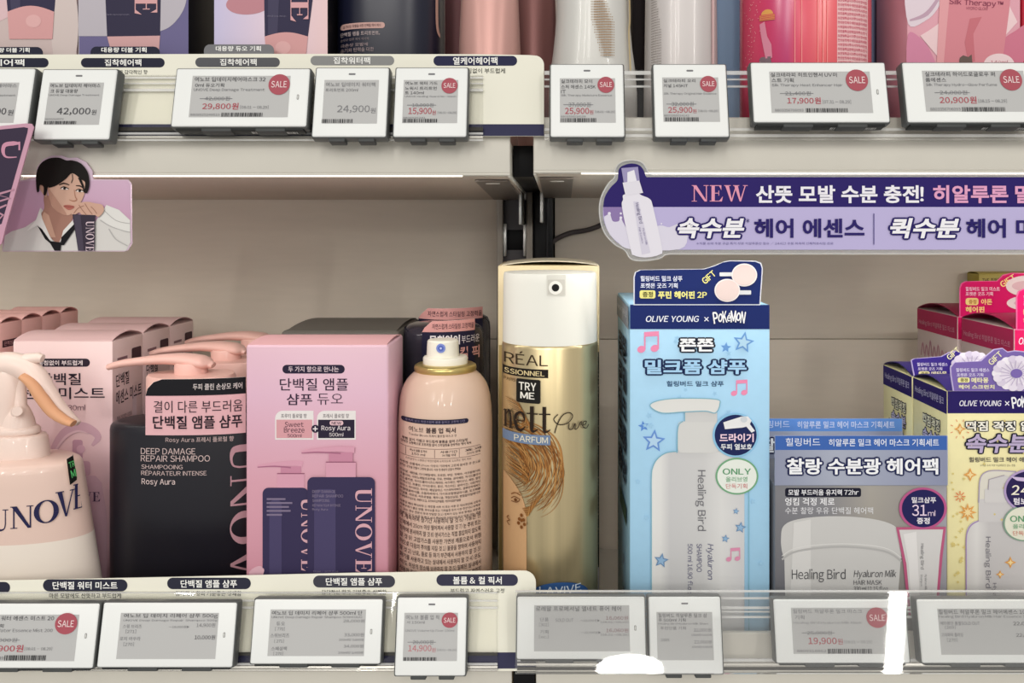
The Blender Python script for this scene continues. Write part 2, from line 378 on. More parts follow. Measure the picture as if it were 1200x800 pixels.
def shelf(label, x0, x1, side, zdeck, zlip, fascia_top):
    t = thing('metal_shelf', label, 'shelf', ((x0+x1)/2, .60, zlip), 'steel gondola shelves')
    m = MB(); m.box(x0+.0016, x1-.0016, .4997, DB-.001, zdeck-.003, zdeck, METAL, .0006); m.build('deck', t)
    zb = zlip-.0052
    m = MB(); m.add([(x0+.001, .500, zlip+.0008), (x1-.001, .500, zlip+.0008), (x1-.001, DB-.001, zb), (x0+.001, DB-.001, zb),
                     (x0+.001, .500, zlip+.0028), (x1-.001, .500, zlip+.0028), (x1-.001, DB-.001, zb+.002), (x0+.001, DB-.001, zb+.002)],
                    [(0, 1, 2, 3), (7, 6, 5, 4), (0, 4, 5, 1), (1, 5, 6, 2), (2, 6, 7, 3), (3, 7, 4, 0)], UNDER); m.build('underside', t)
    for xe in (x0, x1-.0015):
        m = MB(); m.box(xe, xe+.0015, .499, DB-.002, zlip-.001, zdeck, METAL, .0004); m.build('end_plate', t)
    ft = fascia_top if zdeck > 0 else zdeck+.004
    m = MB(); m.box(x0, x1, .497, .4995, zlip+.0012, ft, METAL, .001, 3); m.box(x0, x1, .4972, .506, zlip, zlip+.0016, METAL, .0007); m.build('fascia', t)
    if zdeck < 0:
        m = MB(); m.box(x0, x1, .4970, .4995, zdeck+.0045, fascia_top, METAL, .001, 3); m.box(x0, x1, .4974, .502, fascia_top-.003, fascia_top-.001, METAL, .0006)
        o = m.build('front_panel', origin=((x0+x1)/2, .4995, zdeck+.0045)); tag(o, 'beige front panel below the price tags of the '+label[:label.index(' shelf')]+' shelf', 'panel', 'beige front panels')
    xa, xb = (x0, x1-.028) if side > 0 else (x0+.028, x1)
    m = MB(); m.tube([(xa, .4985, zlip+.0004), (xb, .4985, zlip+.0004)], .0011, glow('led_diffuser', '#fff6e6', 1.5), 10); m.build('led_strip', t)
    lo = area('led_light', ((xa+xb)/2, .5020, zlip-.0012), ((xa+xb)/2, .5020+.10, zlip-.0012-.30), xb-xa, .004, (.42 if side > 0 else .7)*(xb-xa)); lo.rotation_euler.z = 0
    # bracket under the end nearest the post
    xe = x1-.003 if side > 0 else x0+.003; s = -1 if side > 0 else 1
    z1 = lambda y: zlip+.0008-(y-.5)/(DB-.501)*.006-.0004
    m = MB(); w0, w1 = .021, .024
    m.add([(xe, .535, z1(.535)), (xe+s*w0, .535, z1(.535)), (xe+s*w1, .745, z1(.745)), (xe, .745, z1(.745)),
           (xe, .535, z1(.535)-.001), (xe+s*w0, .535, z1(.535)-.001), (xe+s*w1, .745, z1(.745)-.001), (xe, .745, z1(.745)-.001)],
          [(0, 1, 2, 3), (7, 6, 5, 4), (0, 4, 5, 1), (1, 5, 6, 2), (2, 6, 7, 3), (3, 7, 4, 0)], noisy('#756b63', .05, (50, 50, 50), .4, .2))
    zc = z1(.548)-.0011; m.bm(_disc((xe+s*.011, .552, zc), .0045, .003, .0008), METAL)
    m.box(min(xe, xe-s*.0022), max(xe, xe-s*.0022), .69, .764, zlip-.028, zlip-.003, STEEL, .0006); m.build('bracket', t)
    return t
def _disc(c, rx, ry, h):
    bm = bmesh.new(); bmesh.ops.create_cone(bm, cap_ends=True, segments=24, radius1=1, radius2=1, depth=1)
    for v in bm.verts: v.co = Vector((c[0]+v.co.x*rx, c[1]+v.co.y*ry, c[2]+v.co.z*h))
    return bm
shelf('left upper shelf board with thin light line under its beige front lip', -.93, XL1, 1, ZU, .0300, .064)
shelf('right upper shelf board with beige front lip behind the long violet sign', XR0, .93, -1, ZU, .0315, .064)
shelf('left lower shelf board under the pink and navy hair products', -.93, (600-AX)*.497/F, 1, ZL, -.325, -.236)
shelf('right lower shelf board under the pale blue and silver cartons', (628-AX)*.497/F, .93, -1, ZL, -.325, -.236)
m = MB(); P = [W(640, 296, .764), W(643, 288, .762), W(652, 280, .762), W(668, 273, .763), W(690, 269, .764), W(706, 262, .766), W(716, 248, .766), W(719, 236, .764)]
m.tube(spl([tuple(p) for p in P], 6), .0022, ink('#4a4444', .5), 10)
m.tube([W(639, 306, .762), W(640, 290, .762)], [.0045, .0032], ink('#3c3838', .5), 10)
o = m.build('power_cable', origin=W(640, 306, .762)); tag(o, 'dark cable curving across the back panel beside the black upright', 'cable')
# ================================================================== PRICE RAILS AND INSERT CARDS
TAN = math.tan(math.radians(18))
for nm, za, zb, xa, xb in (('upper', .0305, .0496, XL1, XR0), ('lower', -.325, ZL-.0004, (600-AX)*.497/F, (628-AX)*.497/F)):
    m = MB(); m.box(xa+.0006, xb-.0006, .52 if nm == 'upper' else .4985, .7505 if nm == 'upper' else .5055, za, zb if nm == 'upper' else -.238, DARK, .0004); o = m.build('gap_shade_strip', origin=((xa+xb)/2, .52, za))  # black strips added to stand for the dark gap between the boards
    tag(o, 'added black strip standing in for the shade in the gap between the two %s shelf boards' % nm, 'gap shade strip', 'added black shade strips')
def rail(label, z0, xa, xb, ya, yb, ribs, endcap=None):
    c = Tilt(z0, .4895, TAN); m = MB(); m.slab(c, [(xa, ya), (xb, ya), (xb, yb), (xa, yb)], CLEAR, .0012)
    o = thing('price_rail', label, 'price rail', c.map((xa+xb)/2, yb), 'clear acrylic price rails')
    m.build('strip', o)
    m = MB()
    for y, h, mt in ribs: m.slab(Tilt(z0, .4888, TAN), [(xa, y), (xb, y), (xb, y+h), (xa, y+h)], mt, .0007)  # milky strips stand in for light reflected by the clear ridges
    m.build('rib', o)
    return o
zu, zl = (AY-160)*.478e-3, (AY-783)*.478e-3
SIL = noisy('#b9b6ae', .1, (20, 400, 400), .25, .5); DKR = ink('#3e3c38', .3)
rail('clear acrylic price rail over the cream card of the upper left shelf', zu, -420, 566, 88, 166,
     [(90, 2, FROST), (97, 1.4, FROST), (104, 3, FROST), (149, 4.5, DKR), (155, 2.5, FROST), (159, 3, SIL), (163, 2, FROST)])
rail('clear acrylic price rail with pink hair products showing through, upper right shelf', zu, 638, 1560, 82, 166,
     [(83, 4.5, FROST), (92, 2, FROST), (100, 2.4, FROST), (150, 3, FROST), (157, 3.5, FROST), (162, 2, SIL)])
rail('clear acrylic price rail over the cream card of the lower left shelf', zl, -420, 583, 694, 786,
     [(694, 1, FROST), (703, 1.6, FROST), (711, 2, FROST), (765, 3, DKR), (777, 2.2, FROST), (780, 3, SIL), (784, 1.6, SIL)])
rail('clear acrylic price rail carrying the tags of the lower right shelf', zl, 606, 1560, 694, 788,
     [(700, 2, FROST), (711, 2.4, FROST), (716, 1.4, FROST), (722, 2, FROST), (772, 3, FROST), (777, 2.5, SIL), (782, 3, DKR)])
PILL, PILLG = '#262738', '#8b8b8a'
def insert_card(label, z0, outline, navy, pills, tabs=()):
    c = Tilt(z0, .4914, TAN); o = thing('insert_card', label, 'shelf card', c.map(*outline[len(outline)//2]), 'cream shelf cards')
    m = MB(); m.slab(c, outline, CREAM, .0005)
    m.poly(c, navy, '#343450', 1)
    for x0, y0, x1, y1, tx, col, sub, sb in pills:
        m.rect(c, x0, y0, x1, y1, col, 1, (y1-y0)/2-.1)
        if tx: m.text(c, tx[0], tx[1], '#f4f4f0', 3, .018)
        if sub: m.text(c, sub, sb, '#4a4a46', 2, .006, res=1)
    m.build('card', o)
    c2 = Tilt(z0, .4921, TAN)
    for x0, y0, x1, y1, tx, bx, col in tabs:
        m = MB(); m.slab(c2, rr(x0, y0, x1, y1+6, (7, 7, 0, 0)), col, .0004); m.text(c2, tx, bx, '#f4f4f0', 2, .02, res=2)
        m.build('tab', o)
insert_card('cream card with dark pill headings along the upper left shelf', zu,
    [(-420, 159.5), (-420, 64), (0, 64), (300, 63), (560, 63.5), (620, 64.5)]+rr(600, 65, 637.5, 159.5, (0, 11, 0, 0))[1:],
    [(-420, 145.5), (637.5, 145.5), (637.5, 159.2), (-420, 159.2)],
    [(-90, 68, 57, 79, ('집착헤어팩', (-35, 69.5, 29, 77.5)), PILL, '과 감각적인 향', (-40, 82, 0, 87)),
     (95, 68, 193, 79, ('집착헤어팩', (123, 69.5, 166, 77.5)), PILL, '풍부한 영양감과 감각적인 향', (107, 82, 173, 87)),
     (229, 67.5, 328, 78.5, ('집착헤어팩', (258, 69, 301, 77)), '#5a5a5e', '', 0),
     (364, 65.5, 462, 76.5, ('집착워터팩', (391, 67, 434, 75)), PILLG, '', 0),
     (508, 65.5, 606, 77, ('열케어헤어팩', (531, 67, 583, 76)), '#2a2b48', '뭉침없이 부드럽게', (541, 80, 592, 86))],
    [(-40, 55, 50, 62.5, '대용량 더블 기획', (-14, 56, 35, 61.5), PILL), (106, 54.5, 187, 62.5, '대용량 더블 기획', (119, 55.5, 172, 61.5), PILL),
     (239, 52, 321, 62.5, '대용량 듀오 기획', (253, 54, 306, 60), '#77777a')])
insert_card('cream card with dark pill headings along the lower left shelf', zl,
    [(-420, 786), (-420, 686), (0, 680), (200, 676), (420, 671), (580, 668.6)]+rr(590, 668.5, 628, 786, (0, 14, 0, 0))[1:],
    [(-420, 764), (628, 764), (628, 783), (-420, 783)],
    [(-110, 681.5, 12, 695, None, PILL, '', 0),
     (50.5, 678.5, 149.5, 692.5, ('단백질 워터 미스트', (62, 681, 138, 690)), PILL, '마른 모발에도 산뜻하고 부드럽게', (58, 694.5, 142, 700.5)),
     (196, 676.5, 294, 690, ('단백질 앰플 샴푸', (212, 679, 278, 688)), PILL, '감각적인 향과 기분좋은 상쾌함', (206, 692, 283, 698)),
     (367, 674, 463, 688, ('단백질 앰플 샴푸', (382, 676.5, 448, 685.5)), '#3d3d48', '감각적인 향과 기분좋은 상쾌함', (377, 690.5, 453, 696)),
     (511.5, 672.5, 607, 686, ('볼륨 & 컬 픽서', (531, 675, 588, 684)), '#343348', '부드럽고 자연스러운 고정', (528, 689, 591, 694.5))])
# ================================================================== ELECTRONIC PRICE TAGS
S_, TILT = .4835e-3, math.radians(13)
SALE, DKT, LT, RED = '#ab5560', '#45454a', '#7d7d80', '#b04a56'
def price_tag(label, x0, x1, y0, y1, scr, lines, sale=None, bars=None, row='upper', wide=False, glare=False):
    px, pz = W((x0+x1)/2, y1, .485 if row == 'upper' else .4825).x, W(0, y1, .478).z
    t = thing('price_tag', label, 'price tag', (px, .478, pz), 'electronic price tags on the %s rails' % row, rx=-TILT)
    w, xc = (x1-x0)*S_, (x0+x1)/2; r0 = (AY-y0)/F
    h = .478*(y1-y0)/F/(math.cos(TILT)-r0*math.sin(TILT)); sv = h/(y1-y0)
    c = Loc((0, 0, 0), (S_, 0, 0), (0, 0, -sv), (0, -1, 0)); c.o = Vector((-xc*S_, 0, y1*sv))
    m = MB(); m.box(-w/2-.0006, w/2+.0006, .0006, .0088, -.0006, h+.0006, ink('#5f6160', .4), .0012, 3); m.build('housing', t, local=True)
    m = MB(); m.box(-w/2, w/2, 0, .003, 0, h, ink('#eef0ee', .35), .0011, 3)
    if wide: m.rect(c, x1-13, (y0+y1)/2-3, x1-10.6, (y0+y1)/2+3, '#8a8a88', 1, 1); m.rect(c, x1-12.4, (y0+y1)/2-2.2, x1-11.2, (y0+y1)/2+2.2, '#dadad6', 2, .5)
    else: m.rect(c, xc-4, y0+7, xc+4, y0+9, '#77777a', 1, .9)
    m.build('bezel', t, local=True)
    m = MB(); m.rect(c, *scr, '#bcbcbb', 1)
    for tx, bx, col, b in lines: m.text(c, tx, bx, col, 3, b, res=2)
    if bars:
        bx0, by0, bx1, by1 = bars; rnd = random.Random(int(x0)); u = bx0
        while u < bx1: ww = rnd.choice((.6, .9, 1.4)); m.rect(c, u, by0, min(u+ww, bx1), by1, '#3a3a3c', 3); u += ww+rnd.choice((.6, .9, 1.2))
    m.build('display', t, local=True)
    if sale:
        sx, sy, sr, fs = sale; m = MB(); m.ell(c, sx, sy, sr, sr*.97, SALE, 4, 40); m.text(c, 'SALE', (sx-sr*.72, sy-sr*.3, sx+sr*.72, sy+sr*.3), '#f0d8d8', 6, .015); m.build('sale_badge', t, local=True)
    m = MB()
    for u in ((-.28, -.06), (.12, .34)): m.box(u[0]*w, u[1]*w, .0015, .009, -.0024, -.0003, ink('#4c4e4e', .5), .0006)
    if wide:
        m.box(-w/2+.002, w/2-.002, .002, .0095, -.0016, -.0004, ink('#2c2e2e', .5), .0004)
        cb = Loc((0, .0036, -.0017), (.001, 0, 0), (0, .001, 0), (0, 0, -1))
        for k in range(24): m.rect(cb, 6+k*1.1, .4, 6.5+k*1.1+.3*(k % 3 == 0), 3.6, '#c8c8c4', 1)
    m.build('clip', t, local=True)
def strike(tx, b): return [(tx, b, LT, 0), ('ㅡ', (b[0]-6, (b[1]+b[3])/2-.3, b[2]+3, (b[1]+b[3])/2+.3), LT, 0)]
price_tag('wide price tag partly hidden behind the dark standing leaf card', -64, 40, 80, 150, (-50, 97, 24, 144),
    [('여노브 딥데미지 헤어마스', (-46, 98.5, 22, 103), LT, 0), ('크 듀얼', (-46, 105, -28, 109), LT, 0), ('UNOVE Deep Damage Treatment', (-46, 111, 22, 114), LT, 0), ('24,900', (-20, 127, 14, 135.5), DKT, .01), ('원', (16, 129, 22.5, 135.5), DKT, 0)], bars=(-48, 139.5, 2, 143), wide=False)
price_tag('square price tag reading 42,000 won above the dark-haired portrait', 47, 135, 81, 163, (57.5, 97, 121.5, 146.5),
    [('여노브 딥데미지 헤어마스', (59, 98.5, 118, 103), DKT, 0), ('크 듀얼 대용량', (60, 105, 92, 109.5), DKT, 0), ('UNOVE Deep Damage Treatment', (59, 111, 118, 113.5), LT, 0), ('42,000', (71, 127, 110, 135.5), DKT, .012), ('원', (111.5, 129, 117, 135), DKT, 0), ('8809525249374', (58.5, 139, 80, 141), LT, 0)], bars=(58, 142.3, 95, 146))
price_tag('wide price tag reading 29,800 won with red sale dot', 206, 363, 80, 148, (226, 89, 341, 137.5),
    [('여노브 딥데미지헤어마스크 32', (229, 90.5, 312, 96), DKT, 0), ('0ml 듀오기획', (230, 98, 264, 102.5), DKT, 0), ('UNOVE Deep Damage Treatment', (229, 104, 312, 108), LT, 0), ('29,800원', (241, 121, 283, 129), RED, .012), ('[08.01 - 08.29]', (285, 124, 318, 128), LT, 0), ('8809525249510', (228, 133.5, 262, 136), LT, 0)]+strike('42,000원', (243, 113.5, 272, 118.5)), (328.5, 99.5, 12.5, 9), (264, 132.5, 312, 137), wide=True)
price_tag('square price tag reading 24,900 won, its lettering coloured pale to mimic a lamp reflection', 369, 455, 79, 160, (380, 94, 444, 145),
    [('여노브 딥데미지 워터팩', (382, 97, 440, 102), LT, 0), ('트리트먼트 200ml', (382, 104, 420, 108), LT, 0), ('24,900', (397, 124, 435, 133), LT, 0), ('원', (436, 127, 442, 133), LT, 0)], bars=(380, 140, 416, 144.5))  # paler ink colours stand in for lamp glare on this tag
price_tag('square price tag reading 15,900 won with red sale dot', 463, 548, 79, 160, (473, 94, 537, 144.5),
    [('여노브 워터 가드', (475, 96, 513, 100), DKT, 0), ('노워시 트리트먼', (475, 102, 512, 106), DKT, 0), ('트 140ml', (475, 107.5, 497, 111), DKT, 0), ('UNOVE Healing Guard No-Wash', (475, 112.5, 535, 115), LT, 0), ('15,900', (480, 127, 507, 135), RED, .012), ('원', (507.5, 130, 512, 135), RED, 0), ('[08.01-08.29]', (514, 131, 536, 134), LT, 0), ('8809525241', (474, 137.5, 500, 139.5), LT, 0)]+strike('18,000원', (484, 121.5, 509, 126)), (527, 101, 9.5, 6), (474, 139.8, 514, 144))
price_tag('square price tag reading 25,900 won under the gold-dotted white bottle', 645, 731, 75, 160, (656, 92, 721, 144),
    [('실크테라피 모이', (657.5, 93.5, 694, 98), DKT, 0), ('스처 에센스 145K', (657.5, 100, 698, 104.5), DKT, 0), ('IT', (657.5, 106, 663, 110), DKT, 0), ('Silk Therapy Moisture Essence', (657.5, 111, 717, 114), LT, 0), ('25,900', (662, 127, 690, 135), RED, .012), ('원', (690.5, 129.5, 695, 134.5), RED, 0), ('[08.01-08.29]', (697, 130, 720, 133), LT, 0), ('8803356024159', (657, 136, 686, 138), LT, 0)]+strike('37,000원', (666, 120.5, 692, 126)), (710, 100, 9.8, 6), (657, 139, 698, 143.6))
price_tag('square price tag reading 25,900 won under the pearly white bottle', 766, 852, 75, 160, (776, 91, 842, 143),
    [('실크테라피 오리', (777.5, 93, 815, 97), DKT, 0), ('지널 145KIT', (777.5, 99, 806, 103), DKT, 0), ('Silk Therapy Original Hair Essence', (777.5, 109, 839, 112), LT, 0), ('25,900', (782, 126, 810, 133.5), RED, .012), ('원', (810.5, 128.5, 815, 133), RED, 0), ('[08.01-08.29]', (817, 129, 840, 132), LT, 0), ('8803356024142', (777, 134.8, 806, 137), LT, 0)]+strike('32,000원', (786, 120, 812, 125)), (830, 99, 9.8, 6), (778, 138, 818, 142.6))
price_tag('wide price tag reading 17,900 won under the red bottle', 880, 1038, 73, 143, (901, 84, 1019, 132.5),
    [('실크테라피 히트인핸서 UV미', (902.5, 85.5, 980, 90.5), DKT, 0), ('스트 기획', (903, 92, 929, 97), DKT, 0), ('Silk Therapy Heat Enhancer Hair', (903, 98.5, 986, 102.5), LT, 0), ('17,900원', (920, 114.5, 959, 122.5), RED, .012), ('[07.31 - 08.29]', (961, 117.5, 994, 122), LT, 0), ('8803356706093', (905, 128, 938, 131), LT, 0)]+strike('21,400원', (918, 107.5, 948, 112.5)), (1003, 94.5, 13, 9), (941, 127.3, 990, 132), wide=True)
price_tag('wide price tag reading 20,900 won under the pink ribbon carton', 1058, 1215, 73, 143, (1080, 83, 1199, 131),
    [('실크테라피 하이드로글로우 퍼', (1083, 84.5, 1165, 90), DKT, 0), ('퓸에센스', (1083, 91.5, 1107, 96.5), DKT, 0), ('Silk Therapy Hydro-Glow Perfume', (1083, 98, 1166, 102), LT, 0), ('20,900원', (1097, 113.5, 1140, 122), RED, .012), ('[08.15 - 08.29]', (1142, 116.5, 1175, 121), LT, 0), ('8803356706093', (1085, 126.5, 1120, 130), LT, 0)]+strike('24,000원', (1098, 106.5, 1130, 111.5)), (1183, 94, 13, 9), (1122, 126, 1172, 131), wide=True)
LW = 'lower'
price_tag('wide price tag with red sale dot under the pink trigger spray bottle', -44, 113, 707, 783, (-24, 720, 91, 774.5),
    [('여노브 워터 에센스 미스트 20', (-20, 721.5, 62, 727), DKT, 0), ('0ml 기획', (-20, 731, 4, 735.5), DKT, 0), ('Water Essence Mist 200', (-4, 736.5, 62, 740.5), LT, 0), ('14,900원', (-16, 755.5, 30.5, 764), RED, .012), ('[08.01 - 08.29]', (32, 758, 64, 762), LT, 0), ('8809525249', (-20, 769, 9, 773), LT, 0)]+strike('21,000원', (-12, 747.5, 22, 752.5)), (77, 730.5, 13, 9), (10, 767.5, 58, 773.5), LW, True)
price_tag('wide price tag listing three shampoo prices under the navy pump bottle', 118, 275, 706, 782, (140, 718, 255, 772),
    [('여노브 딥 데미지 리페어 샴푸 500g', (144, 718.8, 254, 724.5), DKT, 0), ('UNOVE Deep Damage Repair Shampoo 500g', (144, 725.5, 254, 728.5), LT, 0), ('스윗 브리즈', (144, 731.5, 166, 736), LT, 0), ('[271]', (148, 737.5, 160, 742), LT, 0), ('로지 아우라', (142, 746, 166, 750.5), LT, 0), ('[270]', (147, 752.5, 159, 757), LT, 0), ('14,900원', (230, 730, 252, 735), LT, 0), ('10,000원', (229, 744, 253, 749.5), DKT, 0), ('~18,000원▶', (198, 733, 222, 736), LT, 0)], None, None, LW, True)
price_tag('wide price tag with six grey lines under the pink duo carton', 296, 447, 702, 778, (316, 714, 428, 768.5),
    [('여노브 딥 데미지 리페어 샴푸 500ml 단', (318, 715.5, 424, 720.5), DKT, 0), ('UNOVE Deep Damage Repair Shampoo 500ml DUO', (318, 721.5, 424, 725), LT, 0), ('듀오', (324, 728.5, 334, 733), LT, 0), ('[ 770]', (323, 734.5, 334, 739), LT, 0), ('스위브리즈', (318, 742, 340, 747), LT, 0), ('[ 271]', (323, 749, 334, 753), LT, 0), ('스페셜팩', (320, 757.5, 338, 762), LT, 0), ('[ 270]', (323, 763.5, 334, 767.5), LT, 0), ('28,000원', (402, 725.5, 427, 729.5), LT, 0), ('33,000원', (404, 741.5, 427, 746), LT, 0), ('34,000원', (404, 755, 427, 759), LT, 0), ('100ml당 5,600원', (398, 748, 427, 751), LT, 0), ('100ml당 3,400원', (398, 763, 427, 766), LT, 0)], None, None, LW, True)
price_tag('square price tag reading 14,900 won under the peach spray can', 464, 546, 700, 792, (473, 718, 536, 774.5),
    [('여노브 볼륨 업 픽', (475, 720.5, 514, 726), LT, 0), ('서 150ml', (476, 727.5, 497, 731), LT, 0), ('UNOVE Volume Up Fixer 150ml', (475, 737.5, 532, 741), '#9a9a9c', 0), ('14,900', (479, 756, 506, 764), '#c07a80', .01), ('원', (506.5, 759, 511, 764), '#c07a80', 0), ('[08.01-08.29]', (513, 760, 535, 763), '#9a9a9c', 0)]+strike('20,000원', (484, 750, 508, 755)), (526.5, 726.5, 9.4, 6), (474, 770, 512, 774), LW)
price_tag('wide price tag with two 16,060 won lines under the gold hairspray can', 606, 756, 699, 772.5, (626, 709, 737.5, 763),
    [('로레알 프로페셔널 엘네트 퓨어 헤어', (628, 710, 728, 716), DKT, 0), ('단품', (633, 723.5, 643, 728), LT, 0), ('[302]', (632, 729.5, 643, 734), LT, 0), ('SOLD OUT', (651, 724.5, 672, 728.5), LT, 0), ('기획', (633, 738, 643, 742.5), LT, 0), ('[ec.]', (632, 744, 643, 748), LT, 0), ('16,060원', (710, 721.5, 736, 726.5), '#8a6468', 0), ('[08.01-08.29]', (704, 727.5, 736, 730), LT, 0), ('16,060원', (710, 736, 736, 741), '#8a6468', 0), ('[08.01-08.29]', (704, 742, 736, 745), LT, 0), ('~22,000원▶', (680, 725.5, 703, 728.5), LT, 0), ('~22,000원▶', (681, 739.5, 704, 742.5), LT, 0)], None, None, LW, True)
price_tag('square price tag with two 22,000 won lines under the pale blue carton', 761, 846, 699, 790, (770, 717, 835.5, 773.5),
    [('힐링버드 히알루론 밀크 샴', (772, 718.5, 829, 723.5), DKT, 0), ('푸 500ml 기획', (772, 724.5, 804, 728.5), DKT, 0), ('Healing Bird Hyaluron Milk Sham', (772, 729.5, 830, 732.5), LT, 0), ('푸린단품 기획', (774, 734, 804, 738), LT, 0), ('22,000원', (813, 736, 833.5, 740.5), LT, 0), ('100ml당 4,400원', (810, 742.5, 834, 745.5), LT, 0), ('고라파덕', (774, 748, 784, 752), LT, 0), ('22,000원', (813, 750, 833.5, 754.5), LT, 0), ('100ml당 4,400원', (810, 756.5, 834, 759.5), LT, 0)], None, None, LW)
price_tag('wide price tag reading 19,900 won under the silver hair mask carton', 908, 1063, 702, 777, (928, 712, 1045, 766),
    [('힐링버드 히알루론 밀크 마스크', (930, 713.5, 1011, 718.5), LT, 0), ('기획', (932, 720.5, 943, 725.5), LT, 0), ('Healing Bird Hyaluron Milk Mask', (930, 728, 1010, 731.5), '#9a9a9c', 0), ('19,900', (946, 747, 979, 755.5), RED, .012), ('원', (980, 748, 986, 755), RED, 0), ('[08.01 - 08.29]', (988, 750, 1020, 754), '#9a9a9c', 0), ('8809318862', (932, 761, 966, 764), LT, 0)]+strike('25,000원', (945, 739, 974, 744)), (1028, 723.5, 12.5, 9), (968, 760, 1020, 765.5), LW, True)
price_tag('wide price tag listing two 22,000 won prices at the yellow carton', 1077, 1234, 702, 777, (1100, 713, 1217, 767),
    [('힐링버드 히알루론 밀크 헤어에센스 100ml', (1101, 714, 1214, 719.5), DKT, 0), ('Healing Bird Hyaluron Milk Hair Essence 100ml', (1101, 720.5, 1214, 724.5), LT, 0), ('메타몽단 품절SOLD OUT', (1102, 728, 1148, 732.5), LT, 0), ('[269]', (1107, 733, 1119, 737), LT, 0), ('고라파덕 플라잉', (1102, 741.5, 1127, 746), LT, 0), ('[270]', (1108, 747.5, 1120, 752), LT, 0), ('22,000원', (1187, 728, 1215, 733), DKT, 0), ('22,000원', (1189, 741.5, 1215, 746.5), DKT, 0)], None, None, LW, True)
c = Tilt(zl, .4715, TAN); o = thing('tag_cover', 'hazy clear acrylic cover in front of the lower right price tags', 'cover', c.map(900, 789))
m = MB(); m.slab(c, [(604, 692.6), (1600, 692.6), (1600, 789.5), (604, 789.5)], HAZE, .0010); m.build('sheet', o)
m = MB(); m.slab(Tilt(zl, .4710, TAN), [(604, 692.4), (1600, 692.4), (1600, 693.6), (604, 693.6)], FROST, .0016); m.build('edge', o)
# ================================================================== PRODUCTS, LOWER LEFT
def px2x(px, d): return (px-AX)*d/F
def z_(py, d): return (AY-py)*d/F
def curved_card(m, c, pts, mat, L=8, th=5, edge='#e8e4de'): m.poly(c, pts, mat, L); m.poly(c, pts, edge, L-th); return m
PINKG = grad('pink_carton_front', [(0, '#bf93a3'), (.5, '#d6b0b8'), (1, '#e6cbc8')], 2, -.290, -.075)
PK, PKS = '#e3b3ad', '#c99499'
# slim cartons at the far back left
for k in range(4):
    d0 = .588+.0243*k; d1 = d0+.0238; X = px2x(0, .588); zt = -.0665
    lab = ['slim pink carton nearest the front in the row at the left edge', 'second slim pink carton from the front, left edge row', 'third slim pink carton from the front, left edge row', 'slim pink carton against the back panel, last of the left edge row'][k]
    t = thing('slim_carton', lab, 'carton', (X-.02, d0, ZL), 'slim pink cartons at the left edge')
    m = MB(); m.box(X-.042, X, d0, d1, ZL, zt, PK, .0006); c = SideR(X); u = d0*1000
    m.rect(c, u+2.5, 78.5, u+21.5, 83.5, '#4a3038', 1); m.text(c, '끈적임없이', (u+4, 79.5, u+20, 82.5), '#c89a9c', 2, .01, res=1)
    m.text(c, '단백질', (u+3, 88, u+14, 94), '#4a3038', 2, .012); m.text(c, '헤어오일', (u+3, 96, u+18, 102), '#4a3038', 2, .012)
    m.build('box', t)
    m = MB(); m.arch(X-.0415, X-.0003, d0+.0004, d1-.0004, zt, .0032, PK); m.build('lid_flap', t)
# protein mist cartons, three deep
for k in range(3):
    d0 = .580+.0436*k; d1 = d0+.0431; X0, X1 = px2x(15, .58), px2x(132, .58); zt = z_(399.5, .58)
    lab = ['pink mist carton behind the trigger spray bottle, front of its row of three', 'middle pink mist carton in the row behind the trigger spray bottle', 'rearmost pink mist carton touching the back panel'][k]
    t = thing('mist_carton', lab, 'carton', ((X0+X1)/2, d0, ZL), 'pink mist cartons in a row')
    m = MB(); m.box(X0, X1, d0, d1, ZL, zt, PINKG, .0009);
    s = SideR(X1); u = d0*1000
    m.rect(s, u+26, 86, u+40, 95, '#4a3038', 1, 1.5); m.text(s, '단백질', (u+4, 101, u+22, 110), '#3c2a35', 2, .012); m.text(s, '에센스 미스트', (u+4, 112.5, u+40, 122), '#3c2a35', 2, .012)
    m.rect(s, u+6, 90, u+20, 92, '#8a6870', 1); m.text(s, '열에 건조해진 모발을', (u+5, 130, u+26, 133), '#6a4a55', 2, res=1); m.text(s, '촉촉하고 부드럽게', (u+5, 136, u+22, 139), '#3c2a35', 2, .015, res=1)
    m.rect(s, u+27, 118, u+33, 160, '#d9bfc6', 1, 3); m.rect(s, u+22, 150, u+38, 230, '#dcc2c8', 1, 5)
    if k == 0:
        c = Front(d0)
        m.rect(c, 38, 420, 105.5, 429.5, '#2c2330', 1, 4.7); m.text(c, '뭉침없이 부드럽게', (45, 422, 97, 428), '#eadfe0', 2, .015)
        m.text(c, '단백질', (46, 437, 95, 451), '#2c2330', 2, .012); m.text(c, '에센스 미스트', (6, 453.5, 123, 467.5), '#2c2330', 2, .012)
        m.text(c, '30ml', (80, 474, 100, 480.5), '#6a4a55', 2)
        m.stroke(c, [(58, 545), (64, 525), (76, 508), (92, 500), (106, 503), (115, 512), (108, 522)], [4, 9, 12, 12, 10, 8, 3], '#c9a3b0', 1, sm=6)
        m.stroke(c, [(59, 545), (66, 527), (78, 511), (92, 505), (104, 508)], [1, 2.5, 3, 2.5, 1], '#d8b8c0', 2, sm=6)
        m.rect(c, 85, 515, 97, 545, '#b98fa0', 1, 3); m.ell(c, 95, 526, 5, 5, '#c9a0b0', 2); m.rect(c, 80, 540, 106, 557, '#c39aaa', 2, 3)
        m.poly(c, [(70, 558), (112, 557), (119, 565), (125, 600), (126, 700), (60, 700), (62, 575)], '#c6a2b0', 1)
        m.serif(c, 'UNOVE', (60, 576, 118, 587), '#4a3450', 3)
    m.build('box', t)
    m = MB(); m.arch(X0+.0004, X1-.0004, d0+.0006, d1-.0006, zt, .0042, '#dcbab9'); m.build('lid_flap', t)
